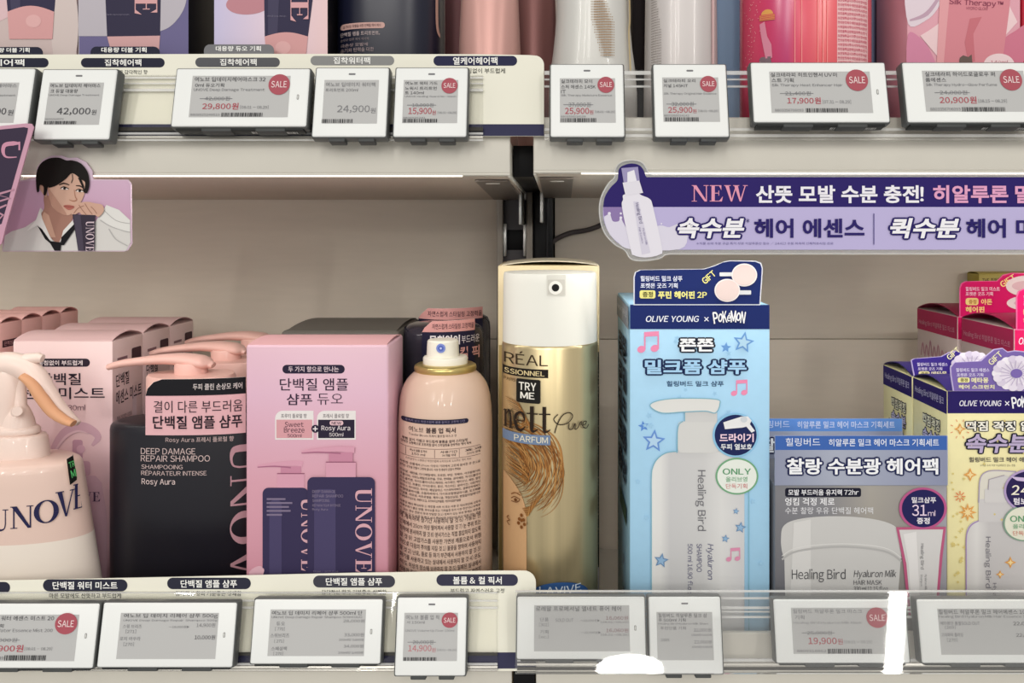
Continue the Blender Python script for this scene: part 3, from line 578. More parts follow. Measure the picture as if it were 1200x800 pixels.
# trigger spray bottle
CRM, CRM2, CRMW = ink('#e9d3c8', .35, coat=.2), ink('#e6cabd', .3, coat=.3), ink('#efe4d8', .35)
d = .54; X = px2x(18, d); Z = lambda py: z_(py, d)
t = thing('spray_bottle', 'cream pink trigger spray bottle with black sticker at the far left front', 'spray bottle', (X, d, ZL))
aw = lambda py: (76+23*(py-545)/135)*d/F
def arow(py, k=1.0): return (aw(py)*k, .0245*min(1, k+.1), Z(py))
m = MB(); m.oval(X, d, [arow(622.5), arow(590), arow(560), arow(546), (aw(546)*.985, .0240, Z(541.5)), (aw(546)*.95, .0232, Z(538)), (aw(546)*.88, .021, Z(535.5)), (aw(546)*.5, .014, Z(533))], CRM2)
m.oval(X, d, [(aw(800)*.985, .0240, ZL), (aw(795), .0245, ZL+.003), arow(740), arow(680), arow(622.5)], CRMW)
c = Round(X, d, lambda z: max(.03, aw(266-z*F/(d-.0245)*1.0)), .0245, step=5)
for ch, b in (('U', (-10, 597, 10, 622)), ('N', (12, 594, 39, 620)), ('O', (39.5, 590, 69, 616)), ('V', (65, 582, 89, 612)), ('E', (86, 577, 99.5, 606))): m.serif(c, ch, b, '#26254b', 2)
m.build('bottle', t, angle=50)
m = MB(); curved_card(m, c, [(78, 545.5), (90.5, 541), (95, 570), (82, 576.5)], '#121512', 3, 2); m.text(c, 'TRY', (81, 549, 91, 556), '#58b96c', 5, .03, ang=-12); m.text(c, 'ME', (83.5, 559, 93, 568), '#58b96c', 5, .03, ang=-12); m.build('tester_sticker', t)
px = lambda a: a*d/F
m = MB(); m.lathe(X, d, [(px(30), Z(548)), (px(41), Z(547)), (px(40.5), Z(540)), (px(36.5), Z(512)), (px(34.5), Z(508.5)), (px(30), Z(507.5))], CRM, 56, .62)
m.lathe(X, d, [(px(26), Z(508)), (px(28.5), Z(506)), (px(28.5), Z(502)), (px(26), Z(499)), (px(18), Z(497))], CRM, 56, .62); m.build('collar', t, angle=50)
m = MB(); m.lathe(X+px(4), d, [(px(19), Z(499)), (px(17), Z(490)), (px(12), Z(478)), (px(9), Z(474)), (px(8.5), Z(455)), (px(7), Z(445))], CRM, 32, .8)
m.lathe(X-px(10), d, [(px(15), Z(499)), (px(17), Z(470)), (px(19), Z(440)), (px(14), Z(428))], CRM, 32, .7)
m.tube([W(19, 482, .533), W(20, 482, .522)], [px(6), px(5.2)], CRM, 20); m.build('spray_head', t, angle=50)
m = MB(); P = spl([(-26, 445), (-10, 433), (8, 427), (26, 430), (41, 441), (53, 459), (66, 477), (80, 489), (92, 496)], 5); n = len(P)
Rr = [16, 16, 15, 14.5, 13, 11.5, 10, 7, 2.5]
rad = []
for i in range(n):
    q = i/(n-1)*8; k = min(int(q), 7); r = Rr[k]+(Rr[k+1]-Rr[k])*(q-k); rad.append((px(r), px(min(13, r*.85+2.5))))
m.tube([W(a, b, d) for a, b in P], rad, CRM, 20); m.build('trigger', t, angle=60)
m = MB(); P2 = [(p[0]-r[0]*F/d*.45, p[1]+r[0]*F/d*.5) for p, r in zip(P[17:39], rad[17:39])]
m.tube([W(a, b, .5325) for a, b in P2], [(px(2.5+4.5*math.sin(math.pi*min(1, (i+3)/26))), px(7)) for i in range(len(P2))], ink('#d9a27c', .4), 12); m.build('trigger_liner', t, angle=60)
m = MB(); m.tube([W(30, 421, d), W(46, 419, d), W(50, 420, d)], [px(7), px(6), px(4.6)], CRM, 20); m.build('nozzle', t)
# navy pump shampoo bottles
NVB = noisy('#17161f', .08, (30, 30, 30), .32); PMP = ink('#e6b9ae', .35, coat=.2)
def pump_bottle(label, dc, front):
    Xc = -.2400; a, b = .0517, .0215; zs = lambda py: z_(py, .565)
    t = thing('pump_bottle', label, 'shampoo bottle', (Xc, dc, ZL), 'navy pump shampoo bottles')
    m = MB(); m.oval(Xc, dc, [(a*.96, b*.94, ZL), (a, b, ZL+.003), (a, b, zs(500)), (a*.99, b*.985, zs(495)), (a*.96, b*.95, zs(492)), (a*.9, b*.9, zs(490.5)), (a*.5, b*.7, zs(489))], NVB, 96, 2.5)
    c = Round(Xc, dc, a, b, step=5, p=2.5)
    if front:
        G = '#cdb7b4'
        m.text(c, 'Rosy Aura 프레시 플로럴 향', (194, 512, 274, 519), '#c9b2b0', 2, .008); m.text(c, 'DEEP DAMAGE', (165, 525, 229, 532.3), G, 2, .006, res=4); m.text(c, 'REPAIR SHAMPOO', (165, 533.5, 246, 540.8), G, 2, .006, res=4)
        m.text(c, 'SHAMPOOING', (165.5, 544.5, 214, 549.5), G, 2); m.text(c, 'RÉPARATEUR INTENSE', (165.5, 550.5, 242, 557), G, 2); m.text(c, 'Rosy Aura', (166, 561, 205, 569.5), '#d8c4c2', 2, .014, res=4)
        m.serif(c, 'UNOVE', (270, 519, 303, 716), '#b98f98', 2, rot=90)
    m.build('bottle', t, angle=50)
    m = MB(); m.lathe(Xc, dc, [(.0275, zs(489)), (.0285, zs(487)), (.0285, zs(440)), (.0275, zs(437.5)), (.012, zs(436.5))], PMP, 48, .72); m.build('collar', t, angle=50)
    m = MB(); m.lathe(Xc, dc, [(.0105, zs(438)), (.0105, zs(426)), (.0100, zs(424))], PMP, 32); m.build('pump_neck', t)
    k = lambda u, v: Vector((Xc+(u-224)*.565/F, dc, zs(v)))
    m = MB(); P = spl([(127, 430), (142, 426), (165, 423), (192, 420.5), (215, 421), (236, 424), (250, 428)], 5); n = len(P); Rr = [3.6, 4.4, 5, 6, 7.5, 8, 3]; rad = []
    for i in range(n):
        q = i/(n-1)*6; j = min(int(q), 5); r = Rr[j]+(Rr[j+1]-Rr[j])*(q-j); rad.append((r*.565/F, (r*1.1+2+8*max(0, (q-2)/4)**.8)*.565/F if q < 5.6 else .004))
    m.tube([k(u, v) for u, v in P], rad, PMP, 20); m.tube([k(126.4, 430.3), k(129, 429.9)], .0012, '#b0786c', 12); m.build('pump_head', t, angle=60)
    if front:
        m = MB(); c2 = Round(Xc, dc, a, b, step=5, p=2.5)
        curved_card(m, c2, [(170.5, 509.5), (170.5, 463), (173, 455), (180, 447.5), (190, 444), (288, 443), (288, 509)], '#e0b1b6', 9, 5)
        m.poly(c2, [(170.5, 463.5), (173, 455), (180, 447.5), (190, 444), (288, 443), (288, 462.5)], '#17171c', 10)
        m.text(c2, '두피 클린 손상모 케어', (226, 449, 284, 456.5), '#cfc6c4', 12, .012); m.text(c2, '결이 다른 부드러움', (180, 469, 284, 483), '#33252f', 12, .0); m.text(c2, '단백질 앰플 샴푸', (179, 486.5, 284, 502), '#251a25', 12, .018)
        m.build('header_card', t)
pump_bottle('navy pump shampoo bottle with pink header card beside the duo carton', .565, True)
pump_bottle('middle pump bottle, its peach lever seen behind the front navy bottle', .625, False)
pump_bottle('rearmost pump bottle, only its peach lever tip showing against the back panel', .685, False)
# pink duo carton
d0 = .512; X0, X1 = px2x(288, d0), px2x(455, d0); zt = z_(404, d0)
t = thing('duo_carton', 'large pink carton printed with two navy pump bottles', 'carton', ((X0+X1)/2, d0, ZL))
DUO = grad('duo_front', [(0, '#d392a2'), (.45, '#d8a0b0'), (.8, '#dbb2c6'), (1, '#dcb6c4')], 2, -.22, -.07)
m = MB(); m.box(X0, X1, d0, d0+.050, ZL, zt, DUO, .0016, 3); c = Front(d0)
m.rect(c, 331, 427.3, 404, 437.5, '#2a2238', 1, 5); m.text(c, '두 가지 향으로 만나는', (338, 429, 397, 435.6), '#e3cdd6', 2, .012)
m.text(c, '단백질 앰플', (328, 443, 408, 457.5), '#33243a', 2, .006); m.text(c, '샴푸', (336, 461, 366, 474.5), '#33243a', 2, .01); m.text(c, '듀오', (372, 461, 402, 474), '#33243a', 2, -.006)
for x0, x1, col, tx in ((322.5, 367.5, '#d99fa6', '프루티 플로럴 향'), (371.5, 417, '#2b2337', '프레시 플로럴 향')):
    m.rect(c, x0, 481, x1, 515, '#eae4e2', 1, (9, 0, 0, 0)); m.rect(c, x0+1.5, 491.5, x1-1.5, 513, col, 2); m.text(c, tx, (x0+7, 484.5, x1-8, 489.5), '#4a3f4a', 2, res=2)
m.text(c, 'Sweet', (334, 494, 356, 500), '#43293a', 3, .008); m.text(c, 'Breeze', (333, 500.5, 357, 506.5), '#43293a', 3, .008); m.text(c, '500ml', (337, 508, 353.5, 512), '#43293a', 3)
m.rect(c, 386.5, 492.6, 402.5, 498, '#e3bdc4', 3, 2.5); m.text(c, 'NEW', (389, 493.8, 400, 497), '#33243a', 4, .01); m.text(c, 'Rosy Aura', (377, 498.5, 410.5, 505.5), '#eadfe2', 3, .012); m.text(c, '500ml', (386, 506.5, 402.5, 511), '#eadfe2', 3)
m.ell(c, 369.8, 502, 4.6, 4.6, '#2a2238', 4); m.rect(c, 367, 501.4, 372.6, 502.6, '#f0e8ea', 5); m.rect(c, 369.2, 499.2, 370.4, 504.8, '#f0e8ea', 5)
PB, PL, NV1, NV2 = '#d9a0b4', '#c98aa2', '#3a3354', '#4b4468'
def pack_shot(x0, x1, yt, cw, neckx, nw, cy0, ly, lx0, base, L):
    m.stroke(c, [(lx0, ly+1), (lx0+18, ly-1), (lx0+42, ly-2.5), (neckx+nw, ly-1.5)], [2.5, 4.5, 6, 7], PB, L, sm=5); m.stroke(c, [(lx0, ly+2), (lx0+20, ly+1), (neckx, ly+2.5)], [1, 1.6, 1.6], '#a96c86', L+1, sm=4)
    m.rect(c, neckx-nw+2, ly+1, neckx+nw-2, cy0+1, PL, L); m.rect(c, neckx-cw, cy0, neckx+cw, yt+2, PB, L+1, (2, 2, 0, 0)); m.rect(c, neckx-cw, cy0, neckx+cw, cy0+1, '#8a5068', L+2)
    m.poly(c, rr(x0, yt, x1, 760, (7, 7, 0, 0)), NV1, L+2); m.rect(c, x0+8, yt+14, x0+(x1-x0)*.42, 760, NV2, L+3, 6)
pack_shot(308, 361.5, 571, 16, 341, 14, 554, 545, 302, 668, 1)
for i, w in enumerate((22, 30, 26, 28, 18)): m.rect(c, 313, 583+i*4.6, 313+w, 585.2+i*4.6, '#7f728c', 5)
m.serif(c, 'UNOVE', (353.5, 583, 371, 668), '#d8aab4', 5, rot=90)
pack_shot(361, 440, 558, 17.5, 400, 16, 540, 528, 354, 668, 7)
for i, (tx, w) in enumerate((('DEEP DAMAGE', 27), ('REPAIR SHAMPOO', 36), ('SHAMPOOING', 20), ('RÉPARATEUR INTENSE', 33), ('Rosy Aura', 18))): m.text(c, tx, (367, 573+i*5.3, 367+w, 576.4+i*5.3), '#8d8098', 11, res=2)
m.serif(c, 'UNOVE', (417.5, 571, 436.5, 669), '#dba9b4', 11, rot=90)
m.text(c, '500ml / 16.90 fl. oz.', (368, 666.5, 398, 669), '#8d8098', 11, res=1)
for q in ((300, 668, 9, 4, -30), (305, 672, 8, 3.5, -60)): m.ell(c, q[0], q[1], q[2], q[3], '#e0b4c0', 1, 20, q[4])
m.build('box', t)
m = MB(); m.arch(X0+.001, X1-.001, d0+.001, d0+.049, zt-.0004, .0018, '#dba9ad'); m.build('lid_flap', t)
d0 = .582; X0, X1 = px2x(338, .60), px2x(468, d0); zt = z_(387.5, d0)
t = thing('grey_carton', 'dark grey carton top showing behind the pink duo carton', 'carton', ((X0+X1)/2, d0, ZL)); GC = ink('#5d5953', .5)
m = MB(); m.box(X0, X1, d0, d0+.085, ZL, zt, GC, .003, 3); m.build('box', t)
m = MB(); m.arch(X0+.004, X1-.002, d0+.002, d0+.083, zt-.0004, .0022, GC); m.build('lid_flap', t)
# peach aerosol
d = .5475; X = px2x(522, d); Z = lambda py: z_(py, d); R = .0300; px = lambda a: a*d/F
PCH = ink('#dfc2af', .32, coat=.25)
t = thing('aerosol_can', 'peach aerosol can covered in fine print with white spray cap', 'spray can', (X, d, ZL))
m = MB(); m.lathe(X, d, [(R*.95, ZL), (R, ZL+.004), (R, Z(512)), (R, Z(498)), (R*.994, Z(486)), (R*.98, Z(474)), (R*.956, Z(463)), (R*.925, Z(455.5)), (R*.88, Z(449)), (R*.82, Z(443.5)), (R*.75, Z(439)), (R*.68, Z(435.5)), (R*.62, Z(433))], PCH, 80)
c = Round(X, d, R, R, step=4)
m.rect(c, 470, 491.8, 549, 497.3, '#26243c', 2, 2.7); m.text(c, '뭉치지 않고 자연스럽게 볼륨 살리고 고정력 강한', (475, 493, 545, 496), '#8d84a0', 4, res=1)
BK = '#3c2c30'
m.text(c, '여노브', (479, 501.5, 496, 507.8), BK, 2); m.text(c, '볼륨 업 픽서', (499, 501.3, 534, 507.8), BK, 2, .02); m.text(c, 'Tender Bloom 프레시 플로럴 머스크 향', (479, 509.3, 535, 512.4), BK, 2, res=1)
m.text(c, '뭉침 없이 가볍고 부드럽게 볼륨을 살려 스타일링', (471, 515.5, 548, 519), BK, 2, .014, res=1); m.text(c, '강력한 고정력으로 흐트러짐 없이 스타일링을 완성하는 헤어 픽서', (469.5, 519.6, 552, 523), BK, 2, .014, res=1)
for y in (526, 537): m.rect(c, 468.5, y, 563, y+.5, '#7a5f5c', 2)
for x in (475, 509, 538): m.rect(c, x, 527, x+.5, 536.5, '#7a5f5c', 2)
for x0, a_, b_ in ((478, '여노브 볼륨 업 픽서', '150 ml'), (514, '사용기간', '36개월 이내'), (543, '효과', '100% 만족')): m.text(c, a_, (x0+2, 528, x0+22, 531), BK, 2, .01, res=1); m.text(c, b_, (x0+4, 532, x0+20, 535), BK, 2, .01, res=1)
m.text(c, '스타일링이 오랫동안 자연스럽게 유지되도록 도와주는 헤어 픽서', (475, 538.8, 552, 541.5), '#6a5452', 2, res=1)
ING = ['사용법: 모발에서 20cm 이상의 거리에서 고르게 분사한 후 손으로', '원하는 모양을 만들어 고정해 줍니다. 사용 전 충분히 흔들어 주세요',
 '전성분: 에탄올, 다이메틸에터, 프로판, 부탄, 정제수, 아크릴레이트', '코폴리머, 아미노메틸프로판올, 향료, 판테놀, 글리세린, 하이드롤라이', '즈드콜라겐, 하이드롤라이즈드케라틴, 시스테인, 메티오닌, 세린, 발린', '트레오닌, 프롤린, 아이소류신, 류신, 히스티딘, 글라이신, 아르지닌', '알라닌, 타이로신, 라이신, 페닐알라닌, 아스파틱애씨드, 글루타믹애씨드', '부틸렌글라이콜, 소듐피씨에이, 다이프로필렌글라이콜, 토코페롤', '리날룰, 리모넨, 시트로넬올, 제라니올, 헥실신남알, 벤질살리실레이트', '유칼립투스잎오일, 라벤더오일, 로즈마리잎추출물, 캐모마일꽃추출물',
 '사용할 때의 주의사항 1) 화장품 사용 시 또는 사용 후 직사광선에 의하여', '사용부위가 붉은 반점, 부어오름 또는 가려움증 등의 이상 증상이나 부작용', '이 있는 경우 전문의 등과 상담할 것 2) 상처가 있는 부위 등에는 사용을', '자제할 것 3) 보관 및 취급 시의 주의사항 어린이의 손이 닿지 않는 곳에']
y = 544.2
for i, tx in enumerate(ING):
    h = 3.1; m.text(c, tx, (468.5, y, 563 if i not in (1, 9) else 540, y+h), BK, 2, .006, res=1); y += 4.35 if i != 1 and i != 9 else 6.5
BIG = ['에 계속하여 장기간 사용하지 말 것 6) 가능한 한', '인체에서 20cm 이상 떨어져서 사용할 것 7) 눈 주위 또는', '점막에 분사하지 말 것 8) 분사가스는 직접 흡입하지 않도록', '할 것 9) 고압가스를 사용한 가연성 제품으로서 위험', '하므로 다음의 주의를 지킬 것 1) 불꽃을 향하여 사용하지', '말 것 2) 난로, 풍로 등 화기 부근에서 사용하지 말 것 3)', '화기를 사용하고 있는 실내에서 사용하지 말 것 4) 온도', '40도 이상의 장소에 보관하지 말 것 5) 밀폐된 실내에서', '사용한 후에는 반드시 환기를 실시할 것 6) 불 속에 버리지', '말 것 7) 사용 후 잔가스가 없도록 하여 버릴 것 8) 밀폐']
for i, tx in enumerate(BIG): m.text(c, tx, (468.3, 607+i*8, 563.5, 613.2+i*8), '#43302f', 2, .006, res=2)
m.build('can', t, angle=50)
m = MB(); m.lathe(X, d, [(px(33), Z(435)), (px(35.6), Z(433.5)), (px(36.4), Z(430)), (px(35.6), Z(427)), (px(33), Z(425.5)), (px(27), Z(425))], ink('#cdb878', .3, .75), 56); m.build('rim', t, angle=60)
WP = ink('#efebdd', .35)
m = MB(); m.lathe(X, d, [(px(26), Z(426)), (px(26), Z(418.5)), (px(25), Z(417)), (px(19), Z(416.5))], WP, 48); m.build('cap_ring', t)
m = MB(); m.lathe(X-px(3), d, [(px(19), Z(418)), (px(18.5), Z(405)), (px(18), Z(399)), (px(16.5), Z(397.5)), (px(6), Z(397))], WP, 48); c3 = Front(d-px(19.4))
m.ell(c3, 516.6, 408, 5.4, 5.4, '#7f8fd0', 1); m.ell(c3, 516.6, 408, 3.4, 3.4, '#5468bb', 2); m.ell(c3, 516.6, 408, 1.2, 1.2, '#c8d0ea', 3); m.build('spray_button', t)
# navy fixer cans behind
for dc, y_top, lab, xl in ((.612, 376, 'navy rounded can with pink-topped wrap right behind the peach aerosol', 501), (.675, 361.5, 'rear navy can whose pink band peeks above the one before it', 480)):
    X = px2x(519, .612); r = .0293; zt = z_(377, .612); t = thing('wrapped_can', lab, 'hair fixer can', (X, dc, ZL), 'navy cans behind the peach aerosol')
    m = MB(); m.lathe(X, dc, [(r*.95, ZL), (r, ZL+.003), (r, zt-.012), (r*.985, zt-.007), (r*.93, zt-.0032), (r*.8, zt-.001), (r*.4, zt)], ink('#35313b', .22, coat=.5), 64); m.build('can', t, angle=50)
    s = dc/.612; c = Round(X, dc, r, r, step=4); cc = AX+X/(dc-r)*F; k = lambda u: cc+(u-519)*(1/s)
    Y = lambda y: AY+(y-AY)/s if dc > .62 else y
    z0 = y_top
    m = MB(); curved_card(m, c, [(k(xl), z0+14), (k(xl+3), z0+8), (k(xl+12), z0), (k(563), z0-1), (k(563), 520), (k(xl), 520)], '#232138', 9, 5)
    m.poly(c, [(k(xl), z0+13), (k(xl+3), z0+8), (k(xl+12), z0), (k(563), z0-1), (k(563), z0+12.5)], '#d79c98', 10)
    m.text(c, '자연스럽게 스타일링 고정력을', (k(xl+12), z0+3, k(562), z0+9.5), '#4a2c38', 12, .006, res=2)
    if dc < .65: m.text(c, '뭉침없이', (503, 392.5, 539, 404), '#e8e2e6', 12, .03); m.text(c, '부드러운', (541, 393.5, 562, 403), '#d8d0d6', 12, .005); m.text(c, '볼륨&컬 픽', (509, 407, 562, 422), '#dba39e', 12, .02)
    m.build('wrap', t)
# gold hairspray and its carton
d = .5405; R = .0303; X = px2x(644.5, d); Z = lambda py: z_(py, d); px = lambda a: a*d/F
t = thing('hairspray_can', 'gold metallic hairspray can with tall white cap and a woman sketch', 'hairspray can', (X, d, ZL))
GOLD = noisy('#d9c79c', .34, (130, 60, 1.5), .33, .86)  # noise streaks in the base colour stand in for vertical reflections
m = MB(); m.lathe(X, d, [(R*.95, ZL), (R, ZL+.004), (R, Z(402)), (R*.985, Z(399)), (R*.96, Z(397.5))], GOLD, 96)
c = Round(X, d, R, R, step=3)
DK = '#33291f'
m.text(c, 'RÉAL', (590.5, 413, 642, 429), '#3d2f20', 2, .0, res=5)
m.rect(c, 589, 433, 642.5, 443, '#1f1a16', 1); m.text(c, 'SSIONNEL', (591, 435.3, 638, 441), '#dcc998', 2, .025); m.text(c, 'PARIS', (590.5, 446, 604, 450), '#6a5535', 2)
m.rect(c, 605, 445, 633, 473, '#1c1a18', 8, 2); m.text(c, 'TRY', (608, 449, 628, 458), '#eeeae0', 10, .035); m.text(c, 'ME', (610, 460.5, 626, 468), '#eeeae0', 10, .035)
for ch, b in (('n', (590, 484.5, 601, 506)), ('e', (602, 484, 616, 506.5)), ('t', (617, 484, 630, 506)), ('t', (631.5, 484, 645, 506))): m.serif(c, ch, b, '#2a1f18', 9)
for s_ in ([(650, 507), (654, 495), (660, 486), (668, 484), (671, 489), (665, 496), (655, 497), (649, 491), (654, 485)], [(667, 496), (667, 503), (671, 503), (674, 497), (674, 504), (677, 503)], [(677, 503), (680, 497), (682, 497), (681, 500)], [(682, 501), (686, 500), (687, 497), (684, 497), (683, 502), (687, 505), (690, 501)]): m.stroke(c, s_, 1.1, DK, 9, sm=6)
m.rect(c, 589, 509.5, 645, 521, '#7285a3', 8); m.text(c, 'PARFUM', (602.5, 511.8, 642, 519), '#e2dcc6', 9, .01, res=4)
rnd = random.Random(5)
SKIN = '#c9a075'
m.poly(c, [(590, 560), (598, 566), (606, 575), (612, 585), (617, 600), (617, 700), (590, 700)], SKIN, 1)
HB = ['#8a5a2c', '#a06c38', '#6e4622', '#b98a50']
for i in range(58):
    r = 16+46*(i/57)**.9; a0, a1 = -100+rnd.uniform(-10, 25), 38+26*rnd.random()+max(0, 20-r*.3)
    if i % 3 == 0: a0 += 50
    cx, cy = 598+rnd.uniform(-2, 2), 546+r*.06+rnd.uniform(-2, 2)
    pts = []
    for k in range(12):
        A = math.radians(a0+(a1-a0)*k/11); rr_ = r*(1+.05*math.sin(k*.8+i)); pts.append((max(590.5, cx+rr_*math.cos(A)*1.02), cy+rr_*math.sin(A)*(.95 if A < 0 else 1.02)))
    m.stroke(c, pts, [.25, .8+.5*rnd.random(), 1.1+.4*rnd.random(), .7, .25], HB[i % 4], 2, sm=3)
for i in range(26): m.stroke(c, [(590.5+rnd.random()*5, 505+i*2.2), (600+rnd.random()*8, 512+i*2), (612+rnd.random()*8, 528+i*1.6), (612+rnd.random()*10, 548+i)], [.3, 1.2, 1, .25], HB[(i+1) % 4], 3, sm=5)
for i in range(16): m.stroke(c, [(640-i*1.2, 572+i*1.1), (628-i*.6, 590+i), (612+i*.3, 598+i*.5)], [.3, .9, .3], HB[i % 4], 3, sm=5)
for i in range(10): m.stroke(c, [(592+i, 470+i*2), (606+i*1.2, 474+i*2), (613+i, 487+i*2.4), (611, 500)], [.3, .8, .7, .3], HB[i % 4], 1, sm=5)
m.stroke(c, [(599, 589), (603, 586), (609, 588), (605, 592), (599, 592)], .9, '#6a4020', 6, sm=5); m.ell(c, 604, 589.5, 1.7, 2, '#6a4020', 6, 14); m.stroke(c, [(599, 584), (604, 581), (610, 583)], 1.1, '#7a4c26', 6, sm=5)
for a, b in ((611, 606), (608.5, 611), (613.5, 611), (607.5, 616), (614.5, 616), (611, 620), (611, 612)): m.ell(c, a, b, 1.7, 2.2, '#7a4a22', 6, 10)
m.stroke(c, [(596, 611), (594, 614), (597, 616), (594, 619), (597, 622)], 1, '#7a4c26', 6, sm=4)
m.poly(c, epts(654, 703, 36, 21, 40), '#2f5387', 2); m.text(c, 'LAVIVE', (632, 687, 681, 696), '#c8d4e0', 3, .01)
m.build('can', t, angle=50)
m = MB(); m.lathe(X, d, [(R*.985, Z(398.3)), (R*.985, Z(396)), (R*.972, Z(330)), (R*.968, Z(321)), (R*.955, Z(318.5)), (R*.6, Z(317.5))], ink('#ecebe2', .38), 96)
c = Round(X, d, lambda z: R*.974, lambda z: R*.974, step=3)
m.rect(c, 640.5, 322, 663, 346.5, '#dedcd2', 2, 1); m.rect(c, 642, 327.5, 662, 345, '#cfccc2', 3, 1); m.ell(c, 651, 337, 8, 8, '#f4f2ea', 4); m.ell(c, 651, 337, 4.4, 4.4, '#151515', 5); m.build('cap', t, angle=50)
d0 = .574; X0, X1 = px2x(583.5, d0), px2x(702.5, d0); zt = z_(311, d0); CT = ink('#e2d2ac', .5)
t = thing('hairspray_carton', 'cream carton standing right behind the gold hairspray can', 'carton', ((X0+X1)/2, d0, ZL))
m = MB(); m.box(X0, X1, d0, d0+.064, ZL, zt, CT, .0009); c = Front(d0); m.rect(c, 584.5, 404, 701.5, 760, noisy('#b49a62', .08, (300, 300, 4), .35, .5), 1); m.rect(c, 695, 412, 702, 668, '#26211d', 2)
for k in range(58): m.rect(c, 696+rnd.random()*1.5, 416+k*4.3, 700.5+rnd.random(), 418+k*4.3, '#8a8070', 3)
m.rect(c, 695, 664, 702, 700, '#b9aeb0', 2); m.build('box', t)
m = MB(); m.arch(X0+.003, X1-.0006, d0+.0006, d0+.062, zt, .0026, ink('#e6dcc4', .5), along='x'); m.build('lid_flap', t)
# ================================================================== PRODUCTS, LOWER RIGHT
def logo_word(m, c, x0, y0, x1, y1, fill, line, L):
    """the chunky bouncing seven-letter wordmark"""
    ws = [1.1, .95, 1.0, .75, 1.25, .95, 1.0]; tot = sum(ws); x = x0
    for k, (ch, w) in enumerate(zip('PoKéMoN', ws)):
        ww = w/tot*(x1-x0); dy = [0, .12, .1, .18, .12, .2, .1][k]*(y1-y0); h = (y1-y0)*(.85 if ch in 'PKMN' else .62)
        yb = y1-[.0, .12, .08, .18, .1, .2, .04][k]*(y1-y0)
        m.text(c, ch, (x+ww*.06, yb-h, x+ww*.94, yb), fill, L, .05, ol=(line, .075), res=4, ang=[-8, 6, -4, 5, 0, 6, 8][k]); x += ww
def note(m, c, x, y, s, mat, L):
    m.ell(c, x, y, 4.4*s, 3.6*s, mat, L, 20, -20); m.ell(c, x+14*s, y-1*s, 4.4*s, 3.6*s, mat, L, 20, -20)
    for dx in (3.2, 17.2): m.rect(c, x+dx*s-.4*s, y-17*s, x+dx*s+1.2*s, y, mat, L)
    m.poly(c, [(x+2.8*s, y-18*s), (x+18.4*s, y-19*s), (x+18.4*s, y-14*s), (x+2.8*s, y-13*s)], mat, L)
def ostar(m, c, x, y, R, line, fill, L, rot=-90): m.star(c, x, y, R, R*.46, line, L, 5, rot); m.star(c, x, y, R*.68, R*.3, fill, L+1, 5, rot)
def header(t, c, pts, front, edge='#dfe3ee'):
    m = MB(); m.slab(c, pts, edge, .0006)
    cx, cy = sum(p[0] for p in pts)/len(pts), sum(p[1] for p in pts)/len(pts)
    m.poly(c, [(cx+(x-cx)*(1-1.6/max(20, abs(x-cx)+20)), cy+(y-cy)*(1-1.6/max(20, abs(y-cy)+10))) for x, y in pts], front, 1)
    return m
OL = '#171a2e'
# pale blue shampoo carton
d0 = .515; X0, X1 = px2x(738, d0), px2x(902, d0); zt = z_(357, d0); d1 = .611
t = thing('shampoo_carton', 'pale blue tall carton with navy gift header and printed white pump bottle', 'carton', ((X0+X1)/2, d0, ZL))
BLU = noisy('#a4d0ec', .04, (150, 150, 150), .4); NB = '#182865'
m = MB(); m.box(X0, X1, d0, d1, ZL, zt, BLU, .0007); c = Front(d0); s = SideL(X0)
m.rect(c, 738.3, 357, 901.7, 385.5, NB, 1)
m.text(c, 'OLIVE YOUNG', (757, 370, 819, 377), '#e6e9f2', 3, .03, it=.2, res=4); m.text(c, '×', (825, 371, 830.5, 376.5), '#e6e9f2', 3); logo_word(m, c, 835.5, 363.5, 873, 379, '#f2f2f4', '#16224f', 4)
note(m, c, 751.5, 409, 1.12, '#ee8fb4', 1)
m.text(c, '쫀쫀', (796, 396.5, 836, 411.5), '#f4f6f8', 4, .035, ol=(OL, .10)); m.text(c, '밀크폼 샴푸', (755.5, 421, 874.5, 438), '#a6d0f0', 4, .035, ol=('#15254f', .10))
m.text(c, '힐링버드 밀크 샴푸', (781, 446, 848, 452.5), '#27496f', 2, .015)
ostar(m, c, 871, 401, 13, '#6d9fda', '#b4d8ee', 1, -80); m.star(c, 850.5, 407, 6.5, 2.9, '#6d9fda', 1, 5, -85); note(m, c, 860, 460.5, .85, '#ee8fb4', 1)
m.star(c, 754, 499, 6.5, 2.9, '#5f8fd6', 1, 5, -100); ostar(m, c, 766, 516.5, 14, '#6a94d6', '#b4d4ee', 1, -85)
for k in range(34): m.star(c, rnd.uniform(742, 898), rnd.uniform(392, 690), rnd.uniform(2, 4.5), 1.4, '#a2cde9', 1, 5, rnd.uniform(0, 70))
BO, BS = '#7fb3c6', '#c9c9ca'
BW = grad('printed_bottle', [(0, '#e4e4e2'), (.1, '#e0e0de'), (.2, '#c9c9ca'), (.55, '#cdcdcd'), (.75, '#dcdcdb'), (1, '#d0d0d2')], 0, px2x(763, .515), px2x(873, .515))
m.poly(c, rr(763, 528, 872, 760, (26, 22, 0, 0)), BW, 2);
m.stroke(c, [(763, 760), (763, 600), (763, 560), (764.5, 547), (770, 537), (780, 530), (793, 528)], 1.2, BO, 5, sm=5); m.stroke(c, [(877, 760), (877, 560)], 1, BO, 5)
m.rect(c, 794, 493, 842, 530, '#d4d4d2', 4, 5); m.stroke(c, [(793, 530), (794, 500), (800, 493)], 1.2, BO, 5, sm=4); m.rect(c, 802, 478, 840, 494, '#cfcfce', 4); m.stroke(c, [(802, 493), (802, 479)], 1, BO, 5)
